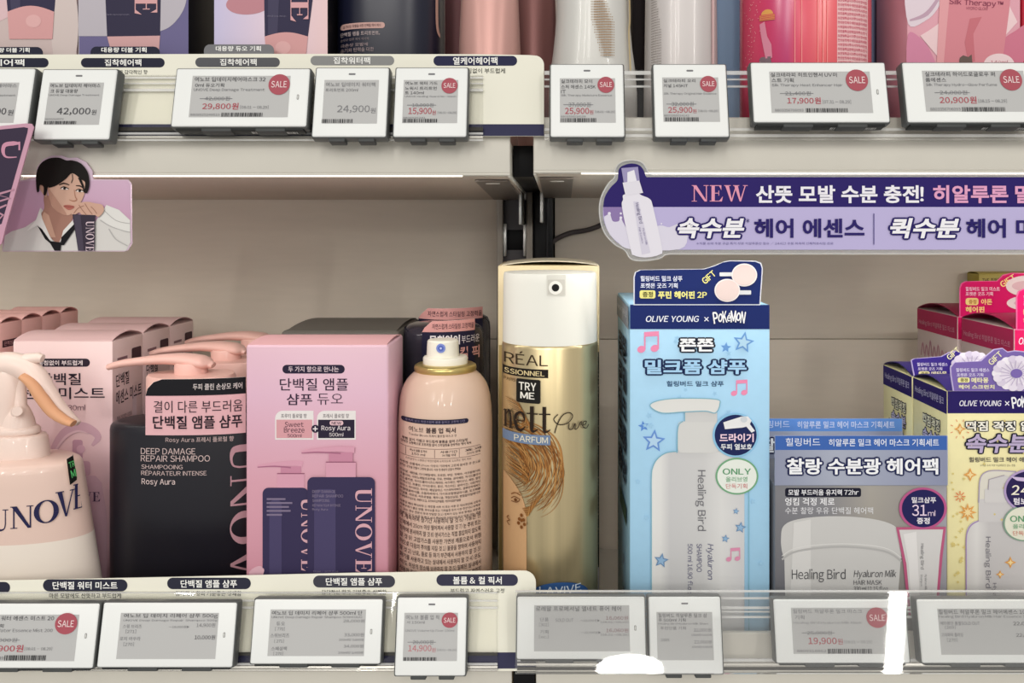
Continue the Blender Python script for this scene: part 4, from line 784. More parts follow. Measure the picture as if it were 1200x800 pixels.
m.poly(c, spl([(761.5, 475), (770, 469), (795, 466), (838, 467), (843, 473), (838, 483), (826, 481), (800, 482), (775, 483)], 5, True), '#dfdfdc', 6); m.stroke(c, [(761.5, 475), (770, 469), (795, 466), (838, 467), (843, 473), (838, 483), (826, 481), (800, 482), (775, 483)], 1.1, BO, 7, closed=True, sm=5)
m.text(c, 'Healing Bird', (814.5, 550, 827, 621), '#6a6a70', 6, .004, rot=90, res=5)
m.text(c, 'Hyaluron', (827, 636, 836, 678), '#5c5c7c', 6, .004, rot=90, it=.2); m.text(c, 'SHAMPOO', (816, 636, 822, 669), '#5c5c7c', 6, rot=90); m.text(c, '500 ml 16.90 fl.oz', (805.5, 636, 811.5, 694), '#5c5c7c', 6, rot=90)
m.ell(c, 861.5, 509, 27, 26, '#8fc4e6', 6, 48); m.ell(c, 861.5, 509, 24.5, 23.8, '#1d2657', 7, 48)
m.poly(c, [(847, 494), (869, 487), (876, 487), (880, 492), (877, 498), (870, 500), (849, 502)], '#e9e9ea', 8); m.ell(c, 871, 490.5, 4, 3.6, '#cfd4da', 9); m.poly(c, [(873, 498), (878, 496), (884, 504), (880, 506)], '#e9e9ea', 8)
m.text(c, '드라이기', (842.5, 507, 882.5, 517), '#f2d3e4', 9, .03); m.text(c, '두피 열보호', (844, 519, 880.5, 526), '#eef0f4', 9, .02)
m.ell(c, 863, 557, 25, 21.5, '#74aa82', 6, 48); m.ell(c, 863, 557, 23, 19.6, '#e6ece4', 7, 48)
m.text(c, 'ONLY', (846.5, 548, 879, 555), '#57966a', 8, .025, res=4); m.text(c, '올리브영', (850, 557.5, 875, 563.5), '#6fa67e', 8, .01); m.text(c, '단독기획', (850, 565.5, 875, 571.5), '#cc8888', 8, .01)
for x, y, r in ((862, 598, 4), (867, 617, 7), (849.5, 630, 5), (774.5, 655.5, 9)): ostar(m, c, x, y, r, '#6f92b8', '#93b6d6', 6, -80)
note(m, c, 853.5, 654, .72, '#dd93b2', 6)
u0 = -611
m.rect(s, u0+3, 47.2+1, -516, 62, '#8c8f9a', 1); m.text(s, 'Healing Bird 히알루론 밀크', (u0+8, 52, -525, 57), '#d8dae2', 2, .01, res=1)
for k in range(5): m.text(s, '쫀쫀밀크폼샴푸'[k:k+2], (u0+22, 70+k*19, -530, 86+k*19), '#2c3546', 2, .05)
m.rect(s, u0+30, 175, -530, 186, '#44584a', 1)
for k in range(7): m.star(s, rnd.uniform(u0+15, -525), rnd.uniform(170, 285), rnd.uniform(4, 8), 3, '#6d7f94', 1)
m.build('carton', t)
c = Front(d0-.0002)
pts = [(742.5, 357.5), (742.5, 325), (744, 319), (750, 316), (790, 315.5), (825, 315), (838, 311), (848, 306.5), (856, 305), (886, 305.5), (892, 308), (894, 314), (893, 330), (891, 357.5)]
m = header(t, c, pts, NB)
m.text(c, '힐링버드 밀크 샴푸', (750.5, 323, 799.5, 329.5), '#dfe4f2', 3, .02); m.text(c, '포켓몬 굿즈 기획', (750.5, 331.5, 794, 337.5), '#dfe4f2', 3, .02)
m.rect(c, 749.5, 340, 768, 349.5, '#e6e089', 3, 2.4); m.text(c, '증정', (753, 341.5, 765, 348), '#4c4a22', 5, .02); m.text(c, '푸린 헤어핀 2P', (771, 341, 828, 349.8), '#ece78e', 3, .035)
m.text(c, 'GIFT', (822, 321, 839, 328.5), '#ece78e', 3, .035, ang=-40)
for x, y, bx in ((872, 322, 843), (852, 340, 880)):
    m.rect(c, min(bx, x), y-3 if bx < x else y, max(bx, x)-(0 if bx < x else 0), y+1.5 if bx < x else y+5, '#d6d8da', 4, 1)
    m.ell(c, x, y, 15, 13.5, '#eee6e4', 5, 36); m.ell(c, x, y, 13.6, 12.2, '#e3cfca', 6, 36)
m.build('header_card', t)
# silver hair mask cartons
def mask_carton(d0, d1, yt, yb, front, label, edge):
    fx = lambda u: AX+(u-AX)*.51/d0 if not front else u
    X0, X1 = px2x(908, .51), px2x(1110, .51); zt, zb = z_(yt, d0), z_(yb, d0)
    t = thing('mask_carton', label, 'carton', ((X0+X1)/2, d0, ZL), 'silver hair mask cartons')
    SG = grad('silver_face', [(0, '#6c6c72'), (.3, '#77777c'), (.55, '#97928a'), (.8, '#8d8986'), (1, '#9a99a2')], 0, X0, X1, .38)
    m = MB(); m.box(X0, X1, d0, d1, ZL, zb, SG, .0007); c = Front(d0)
    if front:
        m.rect(c, 920, 571.5, 1009, 582, '#1b1b2c', 1, 2.5); m.text(c, '모발 부드러움 유지력 72hr', (923.5, 573, 1006, 580), '#e9e9ee', 3, .02)
        m.text(c, '엉킴 걱정 제로', (920, 583, 978, 592), '#ededf0', 1, .015); m.text(c, '수분 찰랑 우유 단백질 헤어팩', (920, 594, 1023, 602), '#e4e4e8', 1, .0)
        m.poly(c, spl([(916, 645), (915, 632), (918, 616), (935, 608), (970, 604.5), (1010, 606), (1040, 612), (1053, 622), (1056, 645)], 5)+[(1052, 700), (920, 700), (919, 655)], '#c9c8c6', 2)
        m.poly(c, [(930, 612), (950, 608), (950, 700), (926, 700)], '#d6d5d3', 3); m.stroke(c, [(916, 655), (935, 645), (985, 640), (1035, 645), (1056, 657)], 2.4, '#b4b3b2', 4, sm=5); m.stroke(c, [(916, 651), (935, 641), (985, 636.5), (1035, 641), (1056, 653)], 1, '#dddcda', 4, sm=5)
        m.text(c, 'Healing Bird', (927.5, 666, 990.5, 681.5), '#4c4c50', 5, .006, res=5); m.text(c, 'Hyaluron Milk', (1000, 667, 1050, 678), '#4c4c50', 5, .008, it=.2); m.text(c, 'HAIR MASK', (1000, 679, 1033, 684.5), '#55555a', 5, .004); m.text(c, '330 ml 11.15 fl.oz', (1000, 686, 1040, 692), '#55555a', 5)
        TP = [(1049.5, 617), (1108, 616.5), (1104, 650), (1098, 720), (1064, 720), (1058, 660)]
        m.poly(c, TP, '#bb5c80', 6); m.poly(c, [(1053, 620), (1104.5, 619.5), (1100.5, 650), (1095, 720), (1067, 720), (1061.5, 660)], '#d3d1d0', 7); m.poly(c, [(1058, 625), (1073, 622), (1078, 720), (1068, 720), (1064, 660)], '#e2e0df', 8)
        m.text(c, 'Healing Bird', (1077, 636, 1082, 666), '#6a6a6e', 9, rot=90); m.text(c, 'Hyaluron Milk', (1082, 672, 1085.5, 690), '#77777c', 9, rot=90, res=1); m.text(c, 'Shampoo', (1077, 672, 1080.5, 686), '#77777c', 9, rot=90, res=1)
        m.ell(c, 1081, 595, 28, 24.5, '#b9588a', 6, 48); m.ell(c, 1081, 595, 24.8, 22, '#232156', 7, 48)
        m.text(c, '밀크샴푸', (1067.5, 581.5, 1096, 588.5), '#ece8f0', 9, .02); m.text(c, '31', (1068, 590.5, 1085, 603.5), '#e9d4ea', 9, .012, res=5); m.text(c, 'ml', (1086.5, 597, 1095, 603.5), '#e9d4ea', 9); m.text(c, '증정', (1073.5, 605.5, 1088.5, 613), '#ece8f0', 9, .025)
    m.build('box', t)
    m = MB(); SV = grad('silver_header', [(0, '#8f95ad'), (.35, '#aab0c2'), (.7, '#9ba1b8'), (1, '#8a90ac')], 0, X0, X1, .3)  # gradient paints the foil's blue-white sheen into the header colour
    m.box(X0-.0002, X1+.0002, d0-.0006, d0+.0004, zb-.0002, zt, '#9aa2ba', .0003); c = Front(d0-.0006)
    m.rect(c, fx(908)+.4, yt+.4, fx(1110)-.4, yt+17*.51/d0, '#3f66b0' if front else '#5f8ed8', 1); m.rect(c, fx(908)+.4, yt+17*.51/d0, fx(1110)-.4, yb, SV, 1)  # paler blue of the rear strip stands in for its shine
    if front:
        m.text(c, '힐링버드', (920.5, 512.8, 961, 522.3), '#e4e9f5', 3, .004); m.text(c, '히알루론 밀크 헤어 마스크 기획세트', (971, 513.8, 1100, 522.5), '#e4e9f5', 3, .012)
        m.text(c, '찰랑 수분광 헤어팩', (921.5, 536.5, 1099, 555.5), '#f2f4f8', 5, .03, ol=('#1c2350', .095))
    else:
        m.text(c, '힐링버드', (fx(920.5), 492.5, fx(961), 501), '#cfdcf4', 3, .004); m.text(c, '히알루론 밀크 헤어 마스크 기획세트', (fx(971), 493.2, fx(1100), 501.5), '#d2ddf4', 3, .012)
        m.text(c, '찰랑 수분광 헤어팩', (fx(921.5), 513, fx(1099), 530), '#f2f4f8', 5, .03, ol=('#1c2350', .095))
    m.build('header_panel', t)
mask_carton(.51, .568, 510, 568, True, 'silver hair mask carton in front, printed with a jar and tube', 1110)
mask_carton(.576, .634, 490, 545, False, 'second silver hair mask carton, its blue strip rising behind the front one', 1047)
# yellow essence cartons
def essence(d0, d1, front, label):
    X0, X1 = px2x(1110, .515), .2975; zt = z_(458, .515)
    t = thing('essence_carton', label, 'carton', ((X0+X1)/2, d0, ZL), 'yellow cartons with violet headers')
    YL, VI = noisy('#e8dfa9', .04, (150, 150, 150), .4), '#26195e'
    m = MB(); m.box(X0, X1, d0, d1, ZL, zt, YL, .0007); c = Front(d0); s = SideL(X0); a, b = -d1*1000, -d0*1000; zz = -zt*1000
    m.rect(s, a+.4, zz+.4, b-.4, zz+14, VI, 1); m.text(s, 'Healing Bird 히알루론 밀크', (a+4, zz+4.5, b-4, zz+10), '#b9b4cf', 3, .01, res=2)
    m.text(s, '떡짐걱정', (a+16, zz+20, b-9, zz+27), '#e9e4c8', 4, .03, ol=(OL, .09)); m.text(s, '속수분', (a+16, zz+29, b-9, zz+37), '#c9c4e4', 4, .03, ol=(OL, .09))
    m.poly(s, epts((a+b)/2+4, zz+50, 12, 11, 24), '#8fa5d8', 1); m.stroke(s, [(a+6, zz+50), (a+12, zz+36), (a+20, zz+44), (a+12, zz+52)], 1, '#3a3450', 3, sm=5)
    for k in range(6): m.star(s, rnd.uniform(a+5, b-5), zz+rnd.uniform(40, 160), 3, 1, '#d8a850', 2, 4)
    if front:
        m.rect(c, 1110.3, 458, 1228, 484, VI, 1); m.text(c, 'OLIVE YOUNG', (1124, 469, 1173, 475.5), '#e9e6f2', 3, .03, it=.2, res=4); m.text(c, '×', (1177, 469.5, 1182.5, 475), '#e9e6f2', 3); logo_word(m, c, 1185, 463, 1224, 478, '#f2f2f4', '#3a2d7a', 4)
        m.text(c, '떡짐 걱정 없이', (1131, 493, 1221, 504.5), '#f2efe2', 4, .03, ol=(OL, .08)); m.text(c, '속수분', (1131, 508, 1205, 530), '#b9aacb', 4, .03, it=.15, ol=(OL, .07)); m.text(c, '힐링버드 밀크 헤어 에센스', (1135, 535, 1213, 541), '#33303e', 2, .015); m.text(c, '*식물 유래 수분 히알루론산 함유 연출', (1148, 543.5, 1189, 546), '#6a6658', 2, res=1)
        m.poly(c, rr(1131.5, 609, 1240, 760, (16, 16, 0, 0)), grad('printed_essence', [(0, '#cfcccb'), (.12, '#dcdad8'), (.25, '#c6c3c3'), (.6, '#c9c6c6'), (1, '#d8d6d4')], 0, px2x(1131, .515), px2x(1240, .515)), 1)
        m.stroke(c, [(1131.5, 760), (1131.5, 660), (1131.5, 632), (1133, 622), (1138, 614), (1146, 609.5)], 1.4, '#a68cb8', 3, sm=5); m.rect(c, 1146, 584, 1195, 611, '#cdcaca', 2, 3)
        m.stroke(c, [(1146, 588), (1146.5, 575), (1147.5, 562), (1152, 554), (1164, 550.5), (1190, 552)], 1.3, '#a89cb4', 3, sm=5); m.poly(c, [(1147, 588), (1148, 560), (1153, 553), (1165, 551), (1195, 553), (1195, 588)], '#dcd8cc', 1); m.rect(c, 1153, 572, 1180, 588, '#d2cfce', 3, 2); m.poly(c, [(1157, 573), (1158, 561), (1176, 556), (1182, 558), (1182, 564), (1174, 566), (1173, 573)], '#cfcccb', 4); m.stroke(c, [(1157, 573), (1158, 561), (1176, 556)], .8, '#9a90a2', 5)
        m.text(c, 'Healing Bird', (1152.5, 628, 1160.5, 688), '#77757e', 4, .004, rot=90, res=4); m.text(c, 'Hyaluron', (1161.5, 682, 1167, 720), '#77757e', 4, rot=90)
        OR_ = '#e0a052'
        for x, y, r, n in ((1136, 555.5, 8, 4), (1133, 599.5, 11, 8), (1183, 658, 7, 4), (1171, 672, 5, 4), (1124, 502, 7, 4)): m.star(c, x, y, r, r*.42, OR_, 4, n); m.star(c, x, y, r*.55, r*.24, '#f0d9a0', 5, n)
        for k in range(8): q = math.pi*k/4; m.stroke(c, [(1124+2*math.cos(q), 581+2*math.sin(q)), (1124+6.5*math.cos(q), 581+6.5*math.sin(q))], 1.3, '#dd8a5a', 4); m.stroke(c, [(1124+9*math.cos(q+.4), 502+9*math.sin(q+.4)), (1124+12*math.cos(q+.4), 502+12*math.sin(q+.4))], .9, '#dd8a5a', 4)
        for k in range(40): m.star(c, rnd.uniform(1113, 1130) if k < 26 else rnd.uniform(1130, 1220), rnd.uniform(550, 695) if k < 26 else rnd.uniform(486, 610), rnd.uniform(1.4, 3), .9, '#d9c77e', 1, 4)
        m.ell(c, 1205, 574, 30, 25.5, '#b29cc8', 6, 48); m.ell(c, 1205, 574, 27.5, 23, '#2a2152', 7, 48); m.text(c, '24H', (1183.5, 567.5, 1216, 578.5), '#f0ead8', 9, .03, it=.1); m.text(c, '텀보틀', (1186, 582, 1210, 590), '#e6e0ea', 9, .03); m.poly(c, [(1182, 557), (1215, 560), (1216, 565), (1190, 562)], '#cdbadd', 8)
        m.ell(c, 1199, 612, 25, 21, '#84a48e', 6, 48); m.ell(c, 1199, 612, 23.2, 19.4, '#e2e2d0', 7, 48); m.text(c, 'ONLY', (1182, 603, 1213, 610), '#5f9a70', 9, .025, res=4); m.text(c, '올리브영', (1185, 612.5, 1212, 618), '#7aa986', 9, .01); m.text(c, '단독기획', (1185, 620.5, 1211, 626), '#cc8a7a', 9, .01)
    m.build('box', t)
    m = MB(); m.arch(X0+.0002, X1-.0002, d0+.0006, d1-.0004, zt, .0048, ink('#3a2f74', .45)); m.build('lid_flap', t)
    c = Front(d0-.0002)
    if front: pts = [(1117, 459), (1114, 440), (1113.5, 431), (1118, 424.5), (1149, 423), (1157, 415), (1165, 409), (1175, 407.5), (1181, 412), (1190, 410.5), (1205, 412), (1219, 424), (1222, 440), (1220, 459)]; k = 1; ox = oy = 0
    else: pts = [(1072, 446), (1069.5, 434), (1067.5, 422), (1071, 420), (1103, 417.5), (1112, 412.5), (1122, 410.5), (1128, 414), (1140, 412), (1152, 416), (1165, 426), (1166, 446)]; k = .92; ox, oy = 1068-1113*.92, 420-426*.92
    m = header(t, c, pts, '#7a66ad' if front else '#3d2c86', '#c3b4dd')
    f = lambda x0, y0, x1, y1: (x0*k+ox, y0*k+oy, x1*k+ox, y1*k+oy)
    m.text(c, '힐링버드 밀크 에센스', f(1120, 431, 1159, 435.5), '#ded6ee', 3, .02, res=2); m.text(c, '포켓몬 굿즈 기획', f(1121, 437, 1152, 441), '#ded6ee', 3, .02, res=2)
    m.rect(c, *f(1122, 442, 1136, 448), '#ece6a2', 3, 2); m.text(c, '증정', f(1125, 443, 1133.5, 447), '#6a6234', 5, .02, res=2); m.text(c, '메타몽', f(1138, 442, 1158, 448.5), '#ece6b8', 3, .03, res=2); m.text(c, '헤어 스크런치', f(1123, 450.5, 1165, 455.5), '#ece6b8', 3, .03, res=2)
    m.text(c, 'GIFT', f(1157, 416, 1175, 423), '#efeab8', 3, .035, ang=-42)
    cx, cy = 1190*k+ox, 437*k+oy
    m.ell(c, cx, cy, 27*k, 20*k, '#e9e2ee', 4, 40)
    for q in range(18): A = 2*math.pi*q/18; m.ell(c, cx+23*k*math.cos(A), cy+16.5*k*math.sin(A), 5.5*k, 4.6*k, ['#f1ecf4', '#d9cfe2', '#e6deec'][q % 3], 5+q % 3, 14); m.stroke(c, [(cx+8*k*math.cos(A), cy+6*k*math.sin(A)), (cx+20*k*math.cos(A+.15), cy+15*k*math.sin(A+.15))], 1, '#c3b6d0', 8)
    m.ell(c, cx, cy, 7*k, 5.4*k, '#7a66ad' if front else '#3d2c86', 9, 24)
    m.build('header_card', t)
essence(.515, .564, True, 'yellow carton with lavender scrunchie header at the lower right front')
essence(.5655, .615, False, 'rear yellow carton whose deep violet header pokes up behind the lavender one')
# red cartons
def red_carton(d0, d1, label, front):
    X0 = .302; X1 = .385; zt = z_(385 if front else 372.5, d0) if front else -.0655
    zt = -.0670
    t = thing('mist_gift_carton', label, 'carton', ((X0+X1)/2, d0, ZL), 'magenta cartons behind the yellow ones')
    RD, WL = '#b32a55', noisy('#cdb9b4', .05, (100, 100, 100), .45)
    m = MB(); m.box(X0, X1, d0, d1, ZL, zt, WL, .0007); c = Front(d0); s = SideL(X0); a, b = -d1*1000, -d0*1000; zz = -zt*1000
    m.rect(s, a+.3, zz+.3, b-.3, zz+17, RD, 1); m.text(s, 'Healing Bird 히알루론 밀크 미스트', (a+4, zz+8.5, b-4, zz+13.5), '#c98a9c', 3, .01, res=2)
    for k in range(7): m.stroke(s, [(a+8+k*7, zz+38), (a+11+k*7, zz+26+rnd.uniform(-3, 3)), (a+14+k*7, zz+36)], 1.6, '#c08a96', 2, sm=4)
    m.poly(c, [(AX+(X0+.0004)/d0*F, AY-(zt-.0004)/d0*F), (AX+(X1-.0004)/d0*F, AY-(zt-.0004)/d0*F), (AX+(X1-.0004)/d0*F, AY-(zt-.017)/d0*F), (AX+(X0+.0004)/d0*F, AY-(zt-.017)/d0*F)], '#d8185f', 1)
    u = AX+(X0+.003)/d0*F; v = AY-(zt-.0055)/d0*F; m.text(c, 'OLIVE YOUNG', (u, v, u+52, v+8), '#eed6e0', 3, .03, it=.2)
    m.build('box', t)
    m = MB(); m.arch(X0+.0002, X1-.0002, d0+.0006, d1-.0004, zt, .0062, ink('#a31f4c', .45)); m.build('lid_flap', t)
    c = Front(d0-.0002); ux = AX+(X0+.0015)/d0*F; vy = AY-zt/d0*F; k = .6385/d0
    g = lambda x, y: (ux+(x-1123)*k, vy+(y-382)*k)
    pts = [g(*p) for p in ((1123, 383), (1123, 349), (1125, 343), (1130, 340.5), (1167, 340), (1174, 333), (1184, 330.5), (1206, 331), (1222, 338), (1230, 350), (1230, 383))]
    m = header(t, c, pts, '#d51463', '#e86a9c'); B = lambda x0, y0, x1, y1: (*g(x0, y0), *g(x1, y1))
    m.text(c, '힐링버드 밀크 미스트', B(1130, 347, 1170, 352), '#f0cbdc', 3, .02, res=2); m.text(c, '포켓몬 굿즈 기획', B(1130, 353, 1162, 357.5), '#f0cbdc', 3, .02, res=2)
    m.rect(c, *B(1130, 360, 1145, 368.5), '#f3dc8c', 3, 3*k); m.text(c, '증정', B(1133.5, 362, 1142.5, 367), '#b8742c', 5, .02, res=2); m.text(c, '야돈', B(1148, 361, 1161, 368), '#f3dc8c', 3, .03, res=2); m.text(c, '헤어핀', B(1130, 370, 1152, 377), '#f3dc8c', 3, .03, res=2)
    m.text(c, 'GIFT', B(1170, 336.5, 1189, 343.5), '#f3dc8c', 3, .035, ang=-32)
    for x, y, rx, ry in ((1200, 346, 23, 12), (1205, 366, 27, 9)): q = g(x, y); m.ell(c, q[0], q[1], rx*k, ry*k, '#e9d8d6', 4, 36); m.ell(c, q[0], q[1], rx*.7*k, ry*.5*k, '#dcb8bc', 5, 24)
    m.build('header_card', t)
red_carton(.560, .632, 'front magenta carton cut off by the right picture edge', True)
red_carton(.6385, .709, 'rear magenta carton with full gift header, left of the front one', False)
d0 = .745; X0 = px2x(1147, d0); zt = z_(321, d0)
t = thing('olive_carton', 'olive yellow carton against the back panel above the magenta ones', 'carton', (X0+.04, d0, ZL)); OLV = noisy('#a8963a', .06, (80, 80, 80), .5)
m = MB(); m.box(X0, X0+.085, d0, d0+.0215, ZL, zt, OLV, .0007); c = Front(d0); m.text(c, 'THE 히알루론 밀크 에센스', (1151, 325.5, 1198, 331.5), '#5c4a2c', 1, .025, res=2); m.text(c, '기획', (1151, 334, 1160, 340), '#7a4a3c', 1, .02, res=2); m.build('box', t)
m = MB(); m.arch(X0+.0004, X0+.0846, d0+.0006, d0+.021, zt, .0012, OLV); m.build('lid_flap', t)
# ================================================================== PRODUCTS, UPPER SHELF
HT = .150                                    # carton height above the upper deck
def up_carton(label, px0, px1, d0, d1, face, side, deco, group='treatment cartons on the upper left shelf', name='treatment_carton', xr=None):
    X0, X1 = px2x(px0, d0), px2x(px1, d0)
    t = thing(name, label, 'carton', ((X0+X1)/2, d0, ZU), group)
    m = MB(); m.box(X0, X1, d0, d1, ZU, ZU+HT, side, .0008); c = Front(d0); v0, v1 = AY-(ZU+HT-.0005)/d0*F, AY-(ZU+.0005)/d0*F
    m.rect(c, px0+.6, v0, px1-.6, v1, face, 1); deco(m, c, v0, v1); m.build('box', t)
    m = MB(); m.arch(X0+.0006, X1-.0006, d0+.0006, d1-.0006, ZU+HT-.0002, .003, face); m.build('lid_flap', t)
def tube_print(m, c, x0, x1, x2, x3, yb, cap, L=2, dent=None, bow=9):
    """printed tube narrowing down to its cap: x0..x1 at the top of view, x2..x3 at yb"""
    arc = [(x2+(x3-x2)*k/12, yb-bow*math.sin(math.pi*k/12)) for k in range(13)]
    m.poly(c, [(x0-6, -110), (x1+9, -110)]+arc[::-1], '#34304a', L); m.poly(c, [(x0, -110), (x0+18, -110), (x2+15, yb-4), (x2+4, yb-2)], '#45415a', L+1)
    m.poly(c, arc+[(x3-2, cap), (x2+2, cap)], '#d6a0a0', L+2)
    if dent: m.ell(c, dent[0], dent[1], 9, 7.5, '#dfafae', L+3, 24)
def dA(m, c, v0, v1):
    m.poly(c, [(-30, 40), (30, 10), (60, -20), (60, -60), (-30, -60)], '#dcbcc0', 2); m.ell(c, 76, 30, 16, 60, '#d2c3bf', 2)
    tube_print(m, c, 4, 66, 9.5, 64, 14, 46, 3, (40, 25), 7)
up_carton('pale pink carton printed with a pink-capped tube at the top left corner', -70, 90.5, .520, .560, '#ccb9b6', '#b79a9c', dA)
def dB(m, c, v0, v1):
    m.poly(c, [(93, 42.5), (93, v1), (221, v1), (221, -80), (205, -80)], '#6e6890', 2); m.poly(c, [(92.2, v0), (200, v0), (221, -60)]+spl([(221, -20), (218, 4), (211, 19), (200, 31), (187, 37), (170, 41), (150, 42.5)], 5)+[(92.2, 42.5)], '#bcb6be', 3)
    m.poly(c, [(121, -70), (190, -70), (188, 42), (126, 43)], '#332f46', 4); m.poly(c, [(126, 43), (188, 42), (186.5, 62), (131, 62)], '#d2a5a5', 4)
    m.serif(c, 'OVE', (158.5, -60, 185, 17.5), '#d7a4a6', 5, rot=90)
    m.text(c, 'hydrolyzed protein', (126, 16.5, 152, 18.5), '#8b859a', 5, res=1)
up_carton('carton with grey and violet curves and a printed navy tube, black side', 91.5, 221.5, .520, .562, '#bcb6be', '#19171d', dB)
def dC(m, c, v0, v1):
    m.ell(c, 292, 4, 27, 13, '#c08790', 2, 40, -5); tube_print(m, c, 314, 372, 310.5, 361, 43, 64, 3, (332, 56), 5)
    m.serif(c, 'OVE', (341, -72, 362, 26), '#dba6aa', 7, rot=90); m.text(c, 'UNOVE deep damage', (314, 18.5, 336, 20.5), '#8b859a', 7, res=1)
LIL = grad('lilac_pink_face', [(0, '#bdb6d8'), (.45, '#d9c3d4'), (1, '#e3bfc0')], 0, px2x(250, .52), px2x(385, .52))
up_carton('lilac to pink carton with printed tube lying by a pink smear', 250.5, 384.5, .520, .560, LIL, '#141217', dC)
# navy treatment jar-tube
d = .556; X = px2x(459, d); t = thing('treatment_bottle', 'broad navy bottle with peach caption between carton and rose tubes', 'bottle', (X, d, ZU))
m = MB(); a, b = px2x(520, d)-X, .030
m.oval(X, d, [(a*.97, b*.95, ZU), (a, b, ZU+.003), (a, b, ZU+.135), (a*.97, b*.97, ZU+.141), (a*.85, b*.85, ZU+.145)], noisy('#16182c', .08, (20, 20, 20), .35), 80, 2.6); c = Round(X, d, a, b, step=5, p=2.6)
m.rect(c, 399, 26, 451, 33, '#c9a29a', 2, 3.4); m.text(c, '윤기나는 모발을 위한 단백질 헤어 케어', (402, 27.8, 446, 31.4), '#5a3f44', 4, .004, res=1)
m.text(c, '단백질 앰플 트리트먼트,', (399, 36, 445, 41), '#b3a3a4', 2, .012); m.text(c, '손상모 집중 케어 헤어팩', (399, 43.5, 432, 46.5), '#8b7d80', 2, res=1); m.text(c, '극손상 모발에', (399, 49.5, 431, 53.5), '#a08e90', 2, .006, res=1); m.text(c, '윤기와 탄력을 더한', (399, 55, 438, 60), '#a08e90', 2, .006, res=1)
m.stroke(c, [(512, -20), (512, 10), (512.5, 24), (514, 32), (517, 36)], 3, '#c49a8c', 2, sm=5); m.build('bottle', t, angle=50)
m = MB(); m.lathe(X, d, [(.02, ZU+.142), (.021, ZU+.144), (.0205, ZU+.165), (.019, ZU+.167)], PMP, 40); m.build('cap', t, angle=50)
def rose_tube(label, px0, px1, d, col, deco=None):
    X = px2x((px0+px1)/2, d); a = px2x(px1, d)-X
    t = thing('rose_tube', label, 'hair tube', (X, d, ZU), 'rose coloured tubes on the upper shelf')
    m = MB(); rows = [(a*(1-.25*k/10), .020*(1-.93*k/10)+.0008, ZU+.022+.013*k) for k in range(11)]
    m.oval(X, d, rows, col, 64, 2.2)
    if deco: deco(m, X, d, a)
    m.build('tube', t, angle=50)
    m = MB(); m.oval(X, d, [(a*.8, .016, ZU), (a*.84, .017, ZU+.002), (a*.84, .017, ZU+.021), (a*.8, .016, ZU+.0225)], PMP, 48, 2.2); m.build('cap', t, angle=50)
RC = ink('#c79a92', .33, .25); RC2 = ink('#8e625f', .35, .25)
def drt(m, X, d, a):
    for k in range(20): m.box(X+a*.80+.0, X+a*.80+.0014+.0008*(k % 3), d-.0135, d-.0120, ZU+.03+k*.0024, ZU+.0312+k*.0024, '#5a3836', 0)
rose_tube('shiny rose tube with dark fine print at the end of the left upper shelf', 535, 613, .545, RC)
rose_tube('deeper brownish rose tube behind the end of the cream shelf card', 596, 656, .595, RC2)
X0 = px2x(521, .60); m = MB(); 
t = thing('rose_carton', 'dark rose carton edge between the navy bottle and rose tube', 'carton', (X0+.02, .600, ZU)); m.box(X0, X0+.012, .600, .66, ZU, ZU+.14, '#8a5f62', .0007); m.build('box', t); m = MB(); m.arch(X0+.0003, X0+.0117, .6006, .659, ZU+.1398, .002, '#7a5054'); m.build('lid_flap', t)
# pearly bottles
def pearl(label, prof, d, col, dots, dcol):
    cx = [(r[0]+r[1])/2 for r in prof]; X = px2x(cx[-1], d); t = thing('pearl_bottle', label, 'hair oil bottle', (X, d, ZU), 'pearly bottles on the upper right shelf')
    P = [(r[2], px2x(r[1], d)-px2x(cx[i], d)) for i, r in enumerate(prof)]
    rows = []
    for y, a in P[::-1]: rows.append((a, .024, z_(y, d)))
    rows = [(rows[0][0]*.98, .0235, ZU), (rows[0][0]*1.01, .024, ZU+.002)]+[r for r in rows if r[2] > ZU+.004]
    top = rows[-1]; rows += [(top[0]*.97, .0225, top[2]+.004), (top[0]*.8, .018, top[2]+.008), (.013, .013, top[2]+.010)]
    m = MB(); m.oval(X, d, rows, col, 72, 2.5)
    def aw2(z):
        for i in range(len(rows)-1):
            if rows[i][2] <= z <= rows[i+1][2]: q = (z-rows[i][2])/(rows[i+1][2]-rows[i][2]+1e-9); return rows[i][0]+(rows[i+1][0]-rows[i][0])*q
        return rows[2][0]
    c = Round(X, d, aw2, .024, step=0, p=2.5); dots(m, c); m.build('bottle', t, angle=50)
    m = MB(); m.lathe(X, d, [(.0125, top[2]+.009), (.0125, top[2]+.024), (.009, top[2]+.026), (.006, top[2]+.028), (.006, top[2]+.036), (.002, top[2]+.038)], ink('#d8c08a', .25, .9), 32); m.build('cap', t, angle=50)
    return t
def dots1(m, c):
    for i in range(22):
        for j in range(46):
            x, y = 693+i*1.9, -70+j*3.0; lo = 693+14*max(0, min(1, (y-18)/50)); hi = 707+max(0, min(1, (y+4)/30))*11
            if lo-2 < x < hi+2: r = .75 if lo+2 < x < hi-2 else .5; m.rect(c, x-r, y-r, x+r, y+r, '#9c7a50', 2)
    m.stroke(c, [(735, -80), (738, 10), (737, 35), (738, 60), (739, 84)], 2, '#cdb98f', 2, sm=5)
PEARL = ink('#d3d2cd', .38, .1, .15); PEARL2 = ink('#cfc9c7', .38, .1, .15)
pearl('white bottle with gold dot band, left of the two pearly bottles', [(655, 738, -90), (654, 739, 0), (653, 739, 25), (652, 740, 40), (649, 741, 60), (645, 744, 85), (643, 746, 110)], .548, PEARL, dots1, 0)
